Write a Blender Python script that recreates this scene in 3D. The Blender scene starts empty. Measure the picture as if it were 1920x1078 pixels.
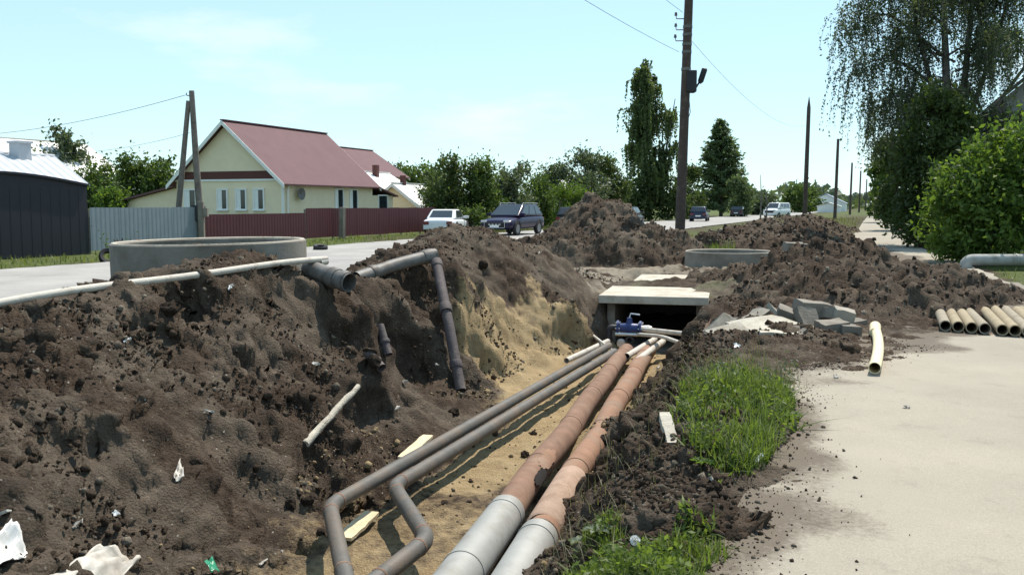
import bpy, math, random
import numpy as np
from mathutils import Vector, Matrix

rng = np.random.default_rng(7)
random.seed(7)
SC = bpy.context.scene
COL = SC.collection

# ------------------------------------------------------------------ camera
F, CX, CY, CAMZ = 1700.0, 960.0, 539.0, 1.6
PITCH = math.atan(154.0 / F)
cam_d = bpy.data.cameras.new('camera')
cam_d.sensor_width = 36.0
cam_d.lens = F / 1920.0 * 36.0
cam_d.clip_start = 0.05
cam_d.clip_end = 6000
cam = bpy.data.objects.new('camera', cam_d)
cam.location = (0, 0, CAMZ)
cam.rotation_euler = (math.pi / 2 - PITCH, 0, 0)
COL.objects.link(cam)
SC.camera = cam

# ------------------------------------------------------------------ light
SUN_AZ, SUN_EL = math.radians(31), math.radians(60)      # azimuth clockwise from +Y
world = bpy.data.worlds.new('World')
SC.world = world
world.use_nodes = True
wn, wl = world.node_tree.nodes, world.node_tree.links
wn.clear()
w_out = wn.new('ShaderNodeOutputWorld')
w_bg = wn.new('ShaderNodeBackground')
w_bg.inputs['Strength'].default_value = 0.145
sky = wn.new('ShaderNodeTexSky')
sky.sky_type = 'NISHITA'
sky.sun_disc = False
sky.sun_elevation = SUN_EL
sky.sun_rotation = SUN_AZ
sky.altitude = 100
sky.air_density = 1.0
sky.dust_density = 0.0
sky.ozone_density = 2.0
tint = wn.new('ShaderNodeMix'); tint.data_type = 'RGBA'; tint.blend_type = 'MULTIPLY'
tint.inputs[0].default_value = 1.0
tint.inputs[7].default_value = (1.86, 2.38, 2.5, 1)
gm = wn.new('ShaderNodeGamma'); gm.inputs[1].default_value = 0.4
wl.new(sky.outputs[0], gm.inputs[0]); wl.new(gm.outputs[0], tint.inputs[6])
# thin fair-weather cloud, laid out on the sky dome
tc = wn.new('ShaderNodeTexCoord')
mp = wn.new('ShaderNodeMapping'); mp.inputs['Scale'].default_value = (2.2, 2.2, 7.5)
nz = wn.new('ShaderNodeTexNoise'); nz.inputs['Scale'].default_value = 1.7
nz.inputs['Detail'].default_value = 6; nz.inputs['Roughness'].default_value = 0.55
rp = wn.new('ShaderNodeValToRGB')
rp.color_ramp.elements[0].position = 0.56; rp.color_ramp.elements[0].color = (0, 0, 0, 1)
rp.color_ramp.elements[1].position = 0.78; rp.color_ramp.elements[1].color = (0.6, 0.6, 0.6, 1)
cm = wn.new('ShaderNodeMix'); cm.data_type = 'RGBA'
cm.inputs[7].default_value = (5.4, 5.6, 5.7, 1)
wl.new(tc.outputs['Generated'], mp.inputs[0]); wl.new(mp.outputs[0], nz.inputs['Vector'])
wl.new(nz.outputs[0], rp.inputs[0]); wl.new(rp.outputs[0], cm.inputs[0])
wl.new(tint.outputs[2], cm.inputs[6]); wl.new(cm.outputs[2], w_bg.inputs[0])
wl.new(w_bg.outputs[0], w_out.inputs[0])

sun_d = bpy.data.lights.new('sun', 'SUN')
sun_d.energy = 4.6
sun_d.angle = math.radians(0.53)
sun_d.color = (1.0, 0.92, 0.81)
sun = bpy.data.objects.new('sun', sun_d)
sun_dir = Vector((math.sin(SUN_AZ) * math.cos(SUN_EL), math.cos(SUN_AZ) * math.cos(SUN_EL), math.sin(SUN_EL)))
sun.rotation_euler = sun_dir.to_track_quat('Z', 'Y').to_euler()
sun.location = (10, 20, 40)
COL.objects.link(sun)
SC.view_settings.view_transform = 'Standard'
SC.view_settings.look = 'None'
SC.view_settings.gamma = 1.0
SC.view_settings.use_curve_mapping = False
SC.view_settings.exposure = 0.55

# ------------------------------------------------------------------ projection of photo points to places
cp, sp = math.cos(PITCH), math.sin(PITCH)
def ray(u, v):
    x = (u - CX) / F; y = -(v - CY) / F
    return x, cp + y * sp, -sp + y * cp
def at(u, v, d):
    r = ray(u, v); s = d / r[1]
    return Vector((r[0] * s, d, CAMZ + r[2] * s))
def onz(u, v, z):
    r = ray(u, v); s = (z - CAMZ) / r[2]
    return Vector((r[0] * s, r[1] * s, z))
ST = math.radians(21.8)                                   # street direction
SD = Vector((math.sin(ST), math.cos(ST), 0)); SN = Vector((math.cos(ST), -math.sin(ST), 0))
def street(n, s, z=0.0):
    return SN * n + SD * s + Vector((0, 0, z))
TA = math.radians(13.6)                                   # trench direction
AV = Vector((math.sin(TA), math.cos(TA), 0)); BV = Vector((math.cos(TA), -math.sin(TA), 0))
def trench(a, b, z=0.0):
    return AV * a + BV * b + Vector((0, 0, z))

# ------------------------------------------------------------------ noise
def _h(ix, iy, iz, seed):
    n = (ix.astype(np.int64) * 374761393 + iy.astype(np.int64) * 668265263 + iz.astype(np.int64) * 2147483647 + seed * 1274126177) & 0xFFFFFFFF
    n = ((n ^ (n >> 13)) * 1274126177) & 0xFFFFFFFF
    n = ((n ^ (n >> 15)) * 2246822519) & 0xFFFFFFFF
    return ((n ^ (n >> 16)) & 0xFFFFFF).astype(np.float64) / 16777215.0
def vnoise(x, y, z=None, seed=0):
    if z is None: z = np.zeros_like(x)
    x0, y0, z0 = np.floor(x), np.floor(y), np.floor(z)
    fx, fy, fz = x - x0, y - y0, z - z0
    sx, sy, sz = fx * fx * (3 - 2 * fx), fy * fy * (3 - 2 * fy), fz * fz * (3 - 2 * fz)
    r = 0
    for i in (0, 1):
        for j in (0, 1):
            for k in (0, 1):
                w = (sx if i else 1 - sx) * (sy if j else 1 - sy) * (sz if k else 1 - sz)
                r = r + w * _h(x0 + i, y0 + j, z0 + k, seed)
    return r * 2 - 1
def fbm(x, y, z=None, seed=0, oct=4, lac=2.1, gain=0.5):
    r = 0; a = 1; f = 1
    for o in range(oct):
        r = r + a * vnoise(x * f, y * f, None if z is None else z * f, seed + o * 17)
        f *= lac; a *= gain
    return r
def worley(x, y, z=None, seed=0):
    x0, y0 = np.floor(x), np.floor(y)
    f1 = np.full(x.shape, 9.0)
    zz = (0,) if z is None else (-1, 0, 1)
    z0 = None if z is None else np.floor(z)
    for i in (-1, 0, 1):
        for j in (-1, 0, 1):
            for k in zz:
                cx, cy = x0 + i, y0 + j
                cz = np.zeros_like(cx) if z is None else z0 + k
                d = (cx + _h(cx, cy, cz, seed) - x) ** 2 + (cy + _h(cx, cy, cz, seed + 1) - y) ** 2
                if z is not None: d = d + (cz + _h(cx, cy, cz, seed + 2) - z) ** 2
                f1 = np.minimum(f1, d)
    return np.sqrt(f1)

# ------------------------------------------------------------------ materials
def new_mat(name):
    m = bpy.data.materials.new(name); m.use_nodes = True
    n = m.node_tree.nodes; l = m.node_tree.links
    return m, n, l, n['Principled BSDF']
MATS = {}
def mat(name, col, rough=0.8, var=0.18, scale=6.0, bump=0.0, bscale=40.0, metal=0.0, col2=None, mix=(0.45, 0.7), mscale=None, spec=0.35):
    """colour with large and fine procedural variation, optional second colour in patches (rust, dirt, mortar)"""
    if name in MATS: return MATS[name]
    m, n, l, b = new_mat(name)
    t = n.new('ShaderNodeTexCoord')
    oi = n.new('ShaderNodeObjectInfo')
    ad = n.new('ShaderNodeVectorMath'); ad.operation = 'ADD'
    l.new(t.outputs['Object'], ad.inputs[0]); l.new(oi.outputs['Random'], ad.inputs[1])
    no = n.new('ShaderNodeTexNoise'); no.inputs['Scale'].default_value = scale
    no.inputs['Detail'].default_value = 7; no.inputs['Roughness'].default_value = 0.62
    l.new(ad.outputs[0], no.inputs['Vector'])
    r = n.new('ShaderNodeValToRGB')
    r.color_ramp.elements[0].position = 0.25; r.color_ramp.elements[1].position = 0.75
    r.color_ramp.elements[0].color = (*[c * (1 - var) for c in col], 1)
    r.color_ramp.elements[1].color = (*[min(1, c * (1 + var)) for c in col], 1)
    l.new(no.outputs[0], r.inputs[0])
    out = r.outputs[0]
    if col2:
        n2 = n.new('ShaderNodeTexNoise'); n2.inputs['Scale'].default_value = mscale or scale * 0.7
        n2.inputs['Detail'].default_value = 9; n2.inputs['Roughness'].default_value = 0.7
        off = n.new('ShaderNodeVectorMath'); off.operation = 'ADD'; off.inputs[1].default_value = (3.1, 7.7, 1.3)
        l.new(ad.outputs[0], off.inputs[0]); l.new(off.outputs[0], n2.inputs['Vector'])
        r2 = n.new('ShaderNodeValToRGB')
        r2.color_ramp.elements[0].position, r2.color_ramp.elements[1].position = mix
        l.new(n2.outputs[0], r2.inputs[0])
        mx = n.new('ShaderNodeMix'); mx.data_type = 'RGBA'
        mx.inputs[7].default_value = (*col2, 1)
        l.new(r2.outputs[0], mx.inputs[0]); l.new(out, mx.inputs[6]); out = mx.outputs[2]
    l.new(out, b.inputs['Base Color'])
    b.inputs['Roughness'].default_value = rough
    b.inputs['Metallic'].default_value = metal
    b.inputs['Specular IOR Level'].default_value = spec
    if bump:
        nb = n.new('ShaderNodeTexNoise'); nb.inputs['Scale'].default_value = bscale
        nb.inputs['Detail'].default_value = 5
        l.new(ad.outputs[0], nb.inputs['Vector'])
        bp = n.new('ShaderNodeBump'); bp.inputs['Strength'].default_value = min(1.0, bump)
        bp.inputs['Distance'].default_value = 0.02
        l.new(nb.outputs[0], bp.inputs['Height']); l.new(bp.outputs[0], b.inputs['Normal'])
    MATS[name] = m
    return m
def leaf_mat(name, col, col2, trans=0.35):
    """leaf colour varies from leaf to leaf through the 'tint' attribute; light passes through the blade"""
    if name in MATS: return MATS[name]
    m, n, l, b = new_mat(name)
    a = n.new('ShaderNodeAttribute'); a.attribute_name = 'tint'
    r = n.new('ShaderNodeValToRGB')
    r.color_ramp.elements[0].color = (*col, 1); r.color_ramp.elements[1].color = (*col2, 1)
    l.new(a.outputs['Fac'], r.inputs[0]); l.new(r.outputs[0], b.inputs['Base Color'])
    b.inputs['Roughness'].default_value = 0.55; b.inputs['Specular IOR Level'].default_value = 0.25
    tr = n.new('ShaderNodeBsdfTranslucent')
    g = n.new('ShaderNodeMix'); g.data_type = 'RGBA'; g.blend_type = 'MULTIPLY'; g.inputs[0].default_value = 1
    g.inputs[7].default_value = (1.25, 1.3, 0.6, 1)
    l.new(r.outputs[0], g.inputs[6]); l.new(g.outputs[2], tr.inputs[0])
    ms = n.new('ShaderNodeMixShader'); ms.inputs[0].default_value = trans
    l.new(b.outputs[0], ms.inputs[1]); l.new(tr.outputs[0], ms.inputs[2])
    l.new(ms.outputs[0], n['Material Output'].inputs[0])
    MATS[name] = m
    return m

# ------------------------------------------------------------------ object helpers
def tag(o, label=None, cat=None, group=None, kind=None):
    if label: o['label'] = label
    if cat: o['category'] = cat; o['kind'] = 'thing'
    if group: o['group'] = group
    if kind: o['kind'] = kind
    return o
def empty(name, loc=(0, 0, 0), rz=0.0, label=None, cat=None, group=None):
    o = bpy.data.objects.new(name, None); COL.objects.link(o)
    o.location = loc; o.rotation_euler = (0, 0, rz); o.empty_display_size = 0.2
    return tag(o, label, cat, group)
def mesh_np(name, V, polys, m, parent=None, smooth=False, tint=None):
    """V (N,3); polys (M,3) or (M,4) array"""
    V = np.asarray(V, np.float32); polys = np.asarray(polys, np.int32)
    me = bpy.data.meshes.new(name)
    k = polys.shape[1]; M = len(polys)
    me.vertices.add(len(V)); me.vertices.foreach_set('co', V.ravel())
    me.loops.add(M * k); me.loops.foreach_set('vertex_index', polys.ravel())
    me.polygons.add(M); me.polygons.foreach_set('loop_start', np.arange(0, M * k, k, dtype=np.int32))
    if smooth: me.polygons.foreach_set('use_smooth', np.ones(M, bool))
    if tint is not None:
        at_ = me.attributes.new('tint', 'FLOAT', 'POINT'); at_.data.foreach_set('value', np.asarray(tint, np.float32))
    me.update(calc_edges=True)
    if m: me.materials.append(m)
    o = bpy.data.objects.new(name, me); COL.objects.link(o)
    if parent: o.parent = parent
    return o
def obj_of(name, me, parent=None, loc=None, rot=None):
    o = bpy.data.objects.new(name, me); COL.objects.link(o)
    if parent: o.parent = parent
    if loc is not None: o.location = loc
    if rot is not None: o.rotation_euler = rot
    return o
def copy_tree(o, parent=None):
    c = o.copy(); COL.objects.link(c); c.parent = parent
    for ch in list(o.children): copy_tree(ch, c)
    return c

def frame_of(t):
    t = Vector(t).normalized()
    up = Vector((0, 0, 1)) if abs(t.z) < 0.95 else Vector((1, 0, 0))
    s = t.cross(up).normalized(); u = s.cross(t).normalized()
    return s, u
class MB:
    """collects shapes, build() links them as one mesh object"""
    def __init__(self): self.v = []; self.f = []
    def add(self, vs, fs):
        o = len(self.v); self.v += [tuple(p) for p in vs]; self.f += [tuple(i + o for i in q) for q in fs]; return self
    def box(self, x0, x1, y0, y1, z0, z1):
        return self.add([(x0,y0,z0),(x1,y0,z0),(x1,y1,z0),(x0,y1,z0),(x0,y0,z1),(x1,y0,z1),(x1,y1,z1),(x0,y1,z1)],
                        [(0,3,2,1),(4,5,6,7),(0,1,5,4),(1,2,6,5),(2,3,7,6),(3,0,4,7)])
    def prism(self, poly, axis, a, b):
        """poly: 2D outline; axis: 0,1,2 the extrusion axis"""
        n = len(poly); vs = []
        for t in (a, b):
            for (p, q) in poly:
                vs.append((t, p, q) if axis == 0 else (p, t, q) if axis == 1 else (p, q, t))
        fs = [tuple(range(n))[::-1], tuple(range(n, 2 * n))] + [(i, (i + 1) % n, n + (i + 1) % n, n + i) for i in range(n)]
        return self.add(vs, fs)
    def beam(self, p, q, w, h):
        p, q = Vector(p), Vector(q); s, u = frame_of(q - p)
        vs = [c + s * (i * w / 2) + u * (j * h / 2) for c in (p, q) for i, j in ((-1,-1),(1,-1),(1,1),(-1,1))]
        return self.add(vs, [(0,1,2,3),(7,6,5,4),(0,4,5,1),(1,5,6,2),(2,6,7,3),(3,7,4,0)])
    def tube(self, pts, r, seg=12, wall=None, cap=True, jitter=0.0):
        pts = [Vector(p) for p in pts]; n = len(pts)
        rr = r if isinstance(r, (list, tuple)) else [r] * n
        rings = []
        s = None
        for i, p in enumerate(pts):
            t = (pts[min(i + 1, n - 1)] - pts[max(i - 1, 0)])
            if t.length < 1e-9: t = Vector((0, 0, 1))
            t.normalize()
            if s is None: s, u = frame_of(t)
            else:
                s = (s - t * s.dot(t)).normalized(); u = s.cross(t).normalized()
            rings.append((p, s.copy(), u.copy(), rr[i] * (1 + random.uniform(-jitter, jitter))))
        vs, fs = [], []
        def emit(k):
            for (p, s_, u_, q) in rings:
                for j in range(seg):
                    a = 2 * math.pi * j / seg
                    vs.append(p + (s_ * math.cos(a) + u_ * math.sin(a)) * (q - k))
        emit(0)
        for i in range(n - 1):
            for j in range(seg):
                a, b = i * seg + j, i * seg + (j + 1) % seg
                fs.append((a, b, b + seg, a + seg))
        if wall:
            emit(wall); o = n * seg
            for i in range(n - 1):
                for j in range(seg):
                    a, b = o + i * seg + j, o + i * seg + (j + 1) % seg
                    fs.append((a, a + seg, b + seg, b))
            for j in range(seg):
                b = (j + 1) % seg
                fs.append((j, o + j, o + b, b))
                e = (n - 1) * seg
                fs.append((e + j, e + b, o + e + b, o + e + j))
        elif cap:
            fs.append(tuple(range(seg))[::-1]); fs.append(tuple(range((n - 1) * seg, n * seg)))
        return self.add(vs, fs)
    def lathe(self, prof, seg=32, axis=2, c=(0, 0, 0)):
        """closed outline (radius, height)"""
        n = len(prof); vs, fs = [], []
        for j in range(seg):
            a = 2 * math.pi * j / seg
            for (r, h) in prof:
                p = (r * math.cos(a), r * math.sin(a), h)
                if axis == 1: p = (p[0], p[2], p[1])
                if axis == 0: p = (p[2], p[0], p[1])
                vs.append((p[0] + c[0], p[1] + c[1], p[2] + c[2]))
        for j in range(seg):
            for i in range(n):
                a, b = j * n + i, j * n + (i + 1) % n
                k = (j + 1) % seg
                fs.append((a, k * n + i, k * n + (i + 1) % n, b))
        return self.add(vs, fs)
    def build(self, name, m, parent=None, smooth=False, bevel=0.0, loc=None):
        me = bpy.data.meshes.new(name)
        me.from_pydata(self.v, [], self.f); me.update()
        if smooth:
            me.shade_smooth()
            try: me.set_sharp_from_angle(angle=math.radians(40))
            except Exception: pass
        if m: me.materials.append(m)
        o = bpy.data.objects.new(name, me); COL.objects.link(o)
        if parent: o.parent = parent
        if loc is not None: o.location = loc
        if bevel:
            b = o.modifiers.new('bevel', 'BEVEL'); b.width = bevel; b.segments = 2; b.limit_method = 'ANGLE'
        return o
def smooth_path(pts, rad=0.15, n=6):
    """polyline with rounded corners"""
    pts = [Vector(p) for p in pts]; out = [pts[0]]
    for i in range(1, len(pts) - 1):
        a, b, c = pts[i - 1], pts[i], pts[i + 1]
        d1, d2 = (a - b), (c - b)
        k = min(rad, d1.length * 0.45, d2.length * 0.45)
        p, q = b + d1.normalized() * k, b + d2.normalized() * k
        for j in range(n + 1):
            t = j / n
            out.append(p * (1 - t) ** 2 + b * 2 * t * (1 - t) + q * t * t)
    out.append(pts[-1])
    return out
def subdiv(pts, step):
    out = []
    pts = [Vector(p) for p in pts]
    for a, b in zip(pts, pts[1:]):
        k = max(1, int((b - a).length / step))
        out += [a.lerp(b, i / k) for i in range(k)]
    return out + [pts[-1]]
# ================================================================== GROUND with the open trench
ctl = []
def U(u, v, z): ctl.append(tuple(onz(u, v, z)))
def D(u, v, d): ctl.append(tuple(at(u, v, d)))
def T(a, b, z): ctl.append(tuple(trench(a, b, z)))
def W(x, y, z): ctl.append((x, y, z))
BASE = -0.05
# crest of the spoil along the left side
D(-120, 640, 6.4); D(0, 588, 7.1); D(110, 560, 7.5); D(220, 530, 8.0); D(310, 523, 8.5); D(400, 514, 9.0); D(470, 482, 9.55); D(530, 486, 9.75)
D(620, 520, 10.5); D(670, 512, 11.2); D(720, 486, 12.2); D(785, 444, 13.9); D(850, 415, 15.5); D(915, 424, 16.0); D(980, 455, 16.5); D(1060, 495, 17.0); D(1115, 545, 17.2)
# slope between crest and trench
U(-150, 1000, 0.1); U(-150, 800, .4); U(0, 1078, -.25); U(0, 1000, -.15); U(0, 900, .08); U(0, 800, .25); U(0, 650, .58)
U(150, 1000, -.33); U(150, 800, .15); U(150, 650, .52)
U(300, 1078, -.62); U(300, 1000, -.5); U(300, 900, -.28); U(300, 800, .0); U(300, 650, .42); U(300, 580, .62)
U(450, 1000, -.72); U(450, 900, -.48); U(450, 800, -.15); U(450, 650, .3); U(450, 580, .58)
U(600, 900, -.7); U(600, 800, -.34); U(600, 650, .1); U(600, 590, .45)
U(680, 800, -.6); U(680, 720, -.28); U(690, 640, .2); U(690, 570, .5)
U(750, 760, -.62); U(750, 700, -.42); U(750, 620, .1); U(750, 560, .45)
U(850, 720, -.78); U(850, 640, -.15); U(850, 560, .33); U(850, 490, .82)
U(900, 690, -.62); U(910, 610, -.08); U(905, 540, .38); U(960, 480, .75)
U(950, 650, -.48); U(950, 560, .12); U(1000, 670, -.66); U(1000, 600, -.2); U(1000, 540, .3)
U(1050, 650, -.62); U(1050, 600, -.22); U(1050, 550, .22); U(1085, 570, .0); U(1100, 615, -.5)
# trench floor
for a, b0, b1 in ((3.0, -3.0, -1.15), (4.5, -3.2, -1.2), (6.0, -3.15, -1.25), (7.0, -3.0, -1.25), (8.2, -2.9, -1.2), (10.0, -2.95, -1.1), (11.5, -3.0, -1.0), (13.0, -2.75, -.95), (14.5, -2.3, -.9), (15.5, -2.05, -.7)):
    z = -0.84
    T(a, b0, z + (.04 if a > 6 else .12)); T(a, (b0 + b1) / 2, z - .02); T(a, b1 + .1, z if a > 7.5 else z + .05)
# right bank
for a, b, z in ((3.5, -.95, -.55), (3.5, -.65, -.06), (4.5, -.98, -.55), (4.5, -.68, -.08), (5.5, -1.0, -.55), (5.5, -.7, -.1), (6.3, -.95, -.5), (6.3, -.6, .0), (7.3, -.92, -.5), (7.3, -.5, .05),
                (8.5, -.9, -.5), (8.5, -.55, .0), (9.6, -.78, -.4), (9.6, -.5, .02), (11, -.85, -.6), (11, -.5, .02), (12.5, -.72, -.55), (12.5, -.45, .0), (14, -.65, -.55), (14, -.4, .02), (15.2, -.55, -.55), (15.2, -.3, .02)):
    T(a, b, z)
for a, b, z in ((3.5, -.3, .05), (4.5, -.3, .06), (5.5, -.25, .10), (6.5, -.1, .12), (7.3, .0, .1), (8.5, 0, .08), (9.6, .1, .09), (11, .2, .1), (12.3, .3, .1), (13.2, .6, .05), (14, .3, .06),
                (5.0, .25, BASE), (6.0, .42, BASE), (7.0, .55, BASE), (8.0, .5, BASE), (9.0, .75, BASE), (10, 1.2, .05), (10.4, 1.6, .0), (10.9, 2.3, BASE), (9.7, 1.75, BASE), (12, 1.0, .03), (3.0, .1, BASE), (3.6, .12, BASE), (4.2, .12, BASE), (4.6, .5, BASE), (3.8, .6, BASE), (5.4, .8, BASE), (6.4, .9, BASE), (7.6, 1.1, BASE), (8.6, 1.3, BASE)):
    T(a, b, z)
# the concrete duct: the trench goes on under its cover slabs
for a in (16.0, 16.8, 17.6, 18.4, 19.2, 20.0, 20.4):
    T(a, -1.97, -.95); T(a, -.58, -.95); T(a, -1.3, -.97)
    T(a, -2.2, -.06); T(a, -.34, -.06 if a < 17.7 else -.1)
    T(a, -2.5, -.04); T(a, 0.0, -.03)
T(20.75, -1.95, -.05); T(20.75, -1.3, -.05); T(20.75, -.6, -.05)
# behind the spoil
for x, y, z in ((-3.65, 11.0, .34), (-4.6, 10.4, .3), (-3.65, 12.3, .15), (-2.6, 12.0, .42), (-2.7, 14, .2), (-2.4, 17, .15), (-4.4, 13, .03), (-5.4, 10.0, .22), (-5.6, 12.0, BASE), (-5.0, 8.0, .4), (-6.3, 8.6, .1), (-5.3, 6.2, .5), (-7, 6.5, .05), (-7, 9.8, BASE), (-6, 4, .35), (-8.5, 4, BASE),
                (-1.6, 19.5, .3), (-.4, 18.2, .75), (.3, 20.2, .2), (1.2, 19.0, .1), (-1.8, 22, BASE), (0.5, 23, BASE), (-4, 18, BASE), (-3.5, 21, BASE), (2.2, 22, 0), (3.5, 22, -.02), (5, 20, -.02), (2, 25, 0), (6, 24, -.02)):
    W(x, y, z)
# flat surroundings
for n, s in [(n, s) for s in (2, 7, 13, 20, 28, 38, 50) for n in (-32, -26, -20, -15, -12.2)] + [(n, s) for s in (1, 4, 8, 12, 16, 20, 25, 30, 40, 50) for n in (1.2, 3, 6, 12, 20)] + [(n, s) for s in (29, 34, 40, 50) for n in (-9, -6, -3, -1)]:
    p = street(n, s)
    W(p.x, p.y, BASE)
C = np.array(ctl)
# merge near-duplicates
keep = []
for i, c in enumerate(C):
    if all(np.hypot(*(c[:2] - C[j][:2])) > 0.09 for j in keep): keep.append(i)
C = C[keep]
dd = np.hypot(C[:, None, 0] - C[None, :, 0], C[:, None, 1] - C[None, :, 1])
nC = len(C)
A = np.zeros((nC + 1, nC + 1)); A[:nC, :nC] = -dd + np.eye(nC) * -0.015; A[:nC, nC] = 1; A[nC, :nC] = 1
rbf = np.linalg.solve(A, np.concatenate([C[:, 2], [0]]))
def height0(x, y):
    shp = x.shape; x = x.ravel(); y = y.ravel(); out = np.empty_like(x)
    for i in range(0, len(x), 40000):
        q = slice(i, i + 40000)
        out[q] = -np.hypot(x[q, None] - C[None, :, 0], y[q, None] - C[None, :, 1]) @ rbf[:nC] + rbf[nC]
    return out.reshape(shp)
def ss(e0, e1, x):
    t = np.clip((x - e0) / (e1 - e0), 0, 1); return t * t * (3 - 2 * t)
def n_of(x, y): return x * SN.x + y * SN.y
def s_of(x, y): return x * SD.x + y * SD.y
def a_of(x, y): return x * AV.x + y * AV.y
def b_of(x, y): return x * BV.x + y * BV.y

# fine fan of ground in front of the viewer, coarse sheet to the horizon round it
FC = np.array((0.0, -1.5)); TH = math.radians(50)
NA, NR, R0, R1 = 760, 660, 4.3, 42.0
th = np.linspace(-TH, TH, NA); rr = np.exp(np.linspace(math.log(R0), math.log(R1), NR))
TH2, RR2 = np.meshgrid(th, rr, indexing='ij')
gx = FC[0] + RR2 * np.sin(TH2); gy = FC[1] + RR2 * np.cos(TH2)
h0 = height0(gx, gy)
n2, a2, b2 = n_of(gx, gy), a_of(gx, gy), b_of(gx, gy)
edge = ss(R1, R1 - 6, RR2)
# how rough: tipped soil rough, trodden floor and flat ground smooth
flat = ss(0.12, 0.02, np.abs(h0 - BASE))
floor_ = ss(-.66, -.8, h0) * (a2 < 15.8)
bA = np.interp(a2, [5.5, 6.3, 13.5, 16], [-2.78, -2.72, -1.9, -1.9])
leftof = ss(.05, -.22, b2 - bA) * ss(11.5, 9.5, a2)
floor_ = floor_ * (1 - leftof)
zone = ss(-12.3, -10.5, n2) * ss(.9, .2, n2 - np.clip((a2 - 8) * .25, 0, 1.6)) * ss(30, 24, a2)
rough = np.clip(zone * (1 - .8 * floor_), 0, 1)
duct = (a2 > 15.8) & (a2 < 20.7) & (b2 > -2.3) & (b2 < -.25)
rough = np.where(duct, .1, rough)
amp = np.where(h0 > .1, 1.0, .8) * rough
amp *= 1 - .55 * flat
big = fbm(gx * 1.3, gy * 1.3, seed=3, oct=4)
w1 = worley(gx * 2.3 + .35 * big, gy * 2.3, seed=11); w2 = worley(gx * 5.5, gy * 5.5 + .3 * big, seed=23); w3 = worley(gx * 12, gy * 12, seed=37)
# small gullies running down the slope
rid = np.abs(fbm(a2 * 2.6, b2 * .9, seed=71, oct=4))
w4 = worley(gx * 24, gy * 24, seed=43)
patchy = .7 + .55 * ss(-.3, .4, fbm(gx * .75, gy * .75, seed=207, oct=3))
dh = amp * patchy * (.05 * big + .10 * (.5 - w1) * ss(-.3, .5, big) + .075 * (.5 - w2) + .06 * (.5 - w3) + .042 * (.5 - w4) - .07 * rid)
dh += .010 * fbm(gx * 6, gy * 6, seed=5, oct=3) * (zone * .8 + .05)
onpath = ss(-1.3, -.9, n2) * ss(-.02, -.045, h0)
dh *= 1 - onpath
h1 = h0 + dh * edge
# normals from the gradient for a true 3D roughening of the steep faces
P = np.stack([gx, gy, h1], -1)
du = np.gradient(P, axis=0); dv = np.gradient(P, axis=1)
N = np.cross(dv, du); N /= np.maximum(np.linalg.norm(N, axis=-1, keepdims=True), 1e-9)
N *= np.sign(N[..., 2:3] + 1e-9)
steep = ss(.95, .6, N[..., 2])
w3d = worley(gx * 4.2, gy * 4.2, h1 * 4.2, seed=51)
f3 = fbm(gx * 2.1, gy * 2.1, h1 * 2.1, seed=61, oct=5)
disp = rough * edge * (.55 + .45 * patchy) * (steep * (.14 * (.55 - w3d) + .09 * f3) + .02 * f3)
disp = np.where(floor_ > .4, disp * .15, disp)
# hollows scooped and slumped in the bank
def first_hit(u, v, H):
    r = ray(u, v); d = np.linspace(4, 24, 3000); k = d / r[1]; x, y, z = r[0] * k, d, CAMZ + r[2] * k
    rad = np.hypot(x - FC[0], y - FC[1]); t = np.arctan2(x - FC[0], y - FC[1])
    i = np.clip(np.round((t + TH) / (2 * TH) * (NA - 1)).astype(int), 0, NA - 1); j = np.clip(np.round(np.log(rad / R0) / math.log(R1 / R0) * (NR - 1)).astype(int), 0, NR - 1)
    m = np.argmax(z <= H[i, j]); return np.array((x[m], y[m], H[i, j][m]))
view = np.array((0.0, 1.0, -.25)); view /= np.linalg.norm(view)
for (u, v, rad, dep) in ((362, 556, .26, .34), (330, 566, .16, .2), (130, 838, .2, .2), (185, 820, .13, .16), (60, 870, .12, .12), (690, 665, .22, .26), (765, 660, .34, .32), (790, 700, .22, .2), (905, 720, .2, .22), (640, 640, .16, .16), (1075, 625, .2, .2), (470, 700, .2, .1), (540, 770, .18, .12), (255, 905, .12, .1), (720, 770, .2, .14), (420, 820, .15, .08), (520, 560, .12, .1)):
    c = first_hit(u, v, h1); dq = np.linalg.norm(P - c, axis=-1)
    near = dq < rad * 3
    disp = np.where(near, disp - dep * .55 * np.exp(-(dq / rad) ** 2), disp)
    P = P + (view * dep * .5) * np.where(near, np.exp(-(dq / rad) ** 2), 0)[..., None]
P = P + N * disp[..., None]
GZ = P[..., 2]
def ground_z(x, y):
    x = np.atleast_1d(np.asarray(x, float)); y = np.atleast_1d(np.asarray(y, float))
    r = np.hypot(x - FC[0], y - FC[1]); t = np.arctan2(x - FC[0], y - FC[1])
    i = np.clip(np.round((t + TH) / (2 * TH) * (NA - 1)).astype(int), 0, NA - 1)
    j = np.clip(np.round(np.log(np.maximum(r, 1e-3) / R0) / math.log(R1 / R0) * (NR - 1)).astype(int), 0, NR - 1)
    return np.where(r > R1, BASE, GZ[i, j])
def gz(x, y): return float(ground_z(x, y)[0])

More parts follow.
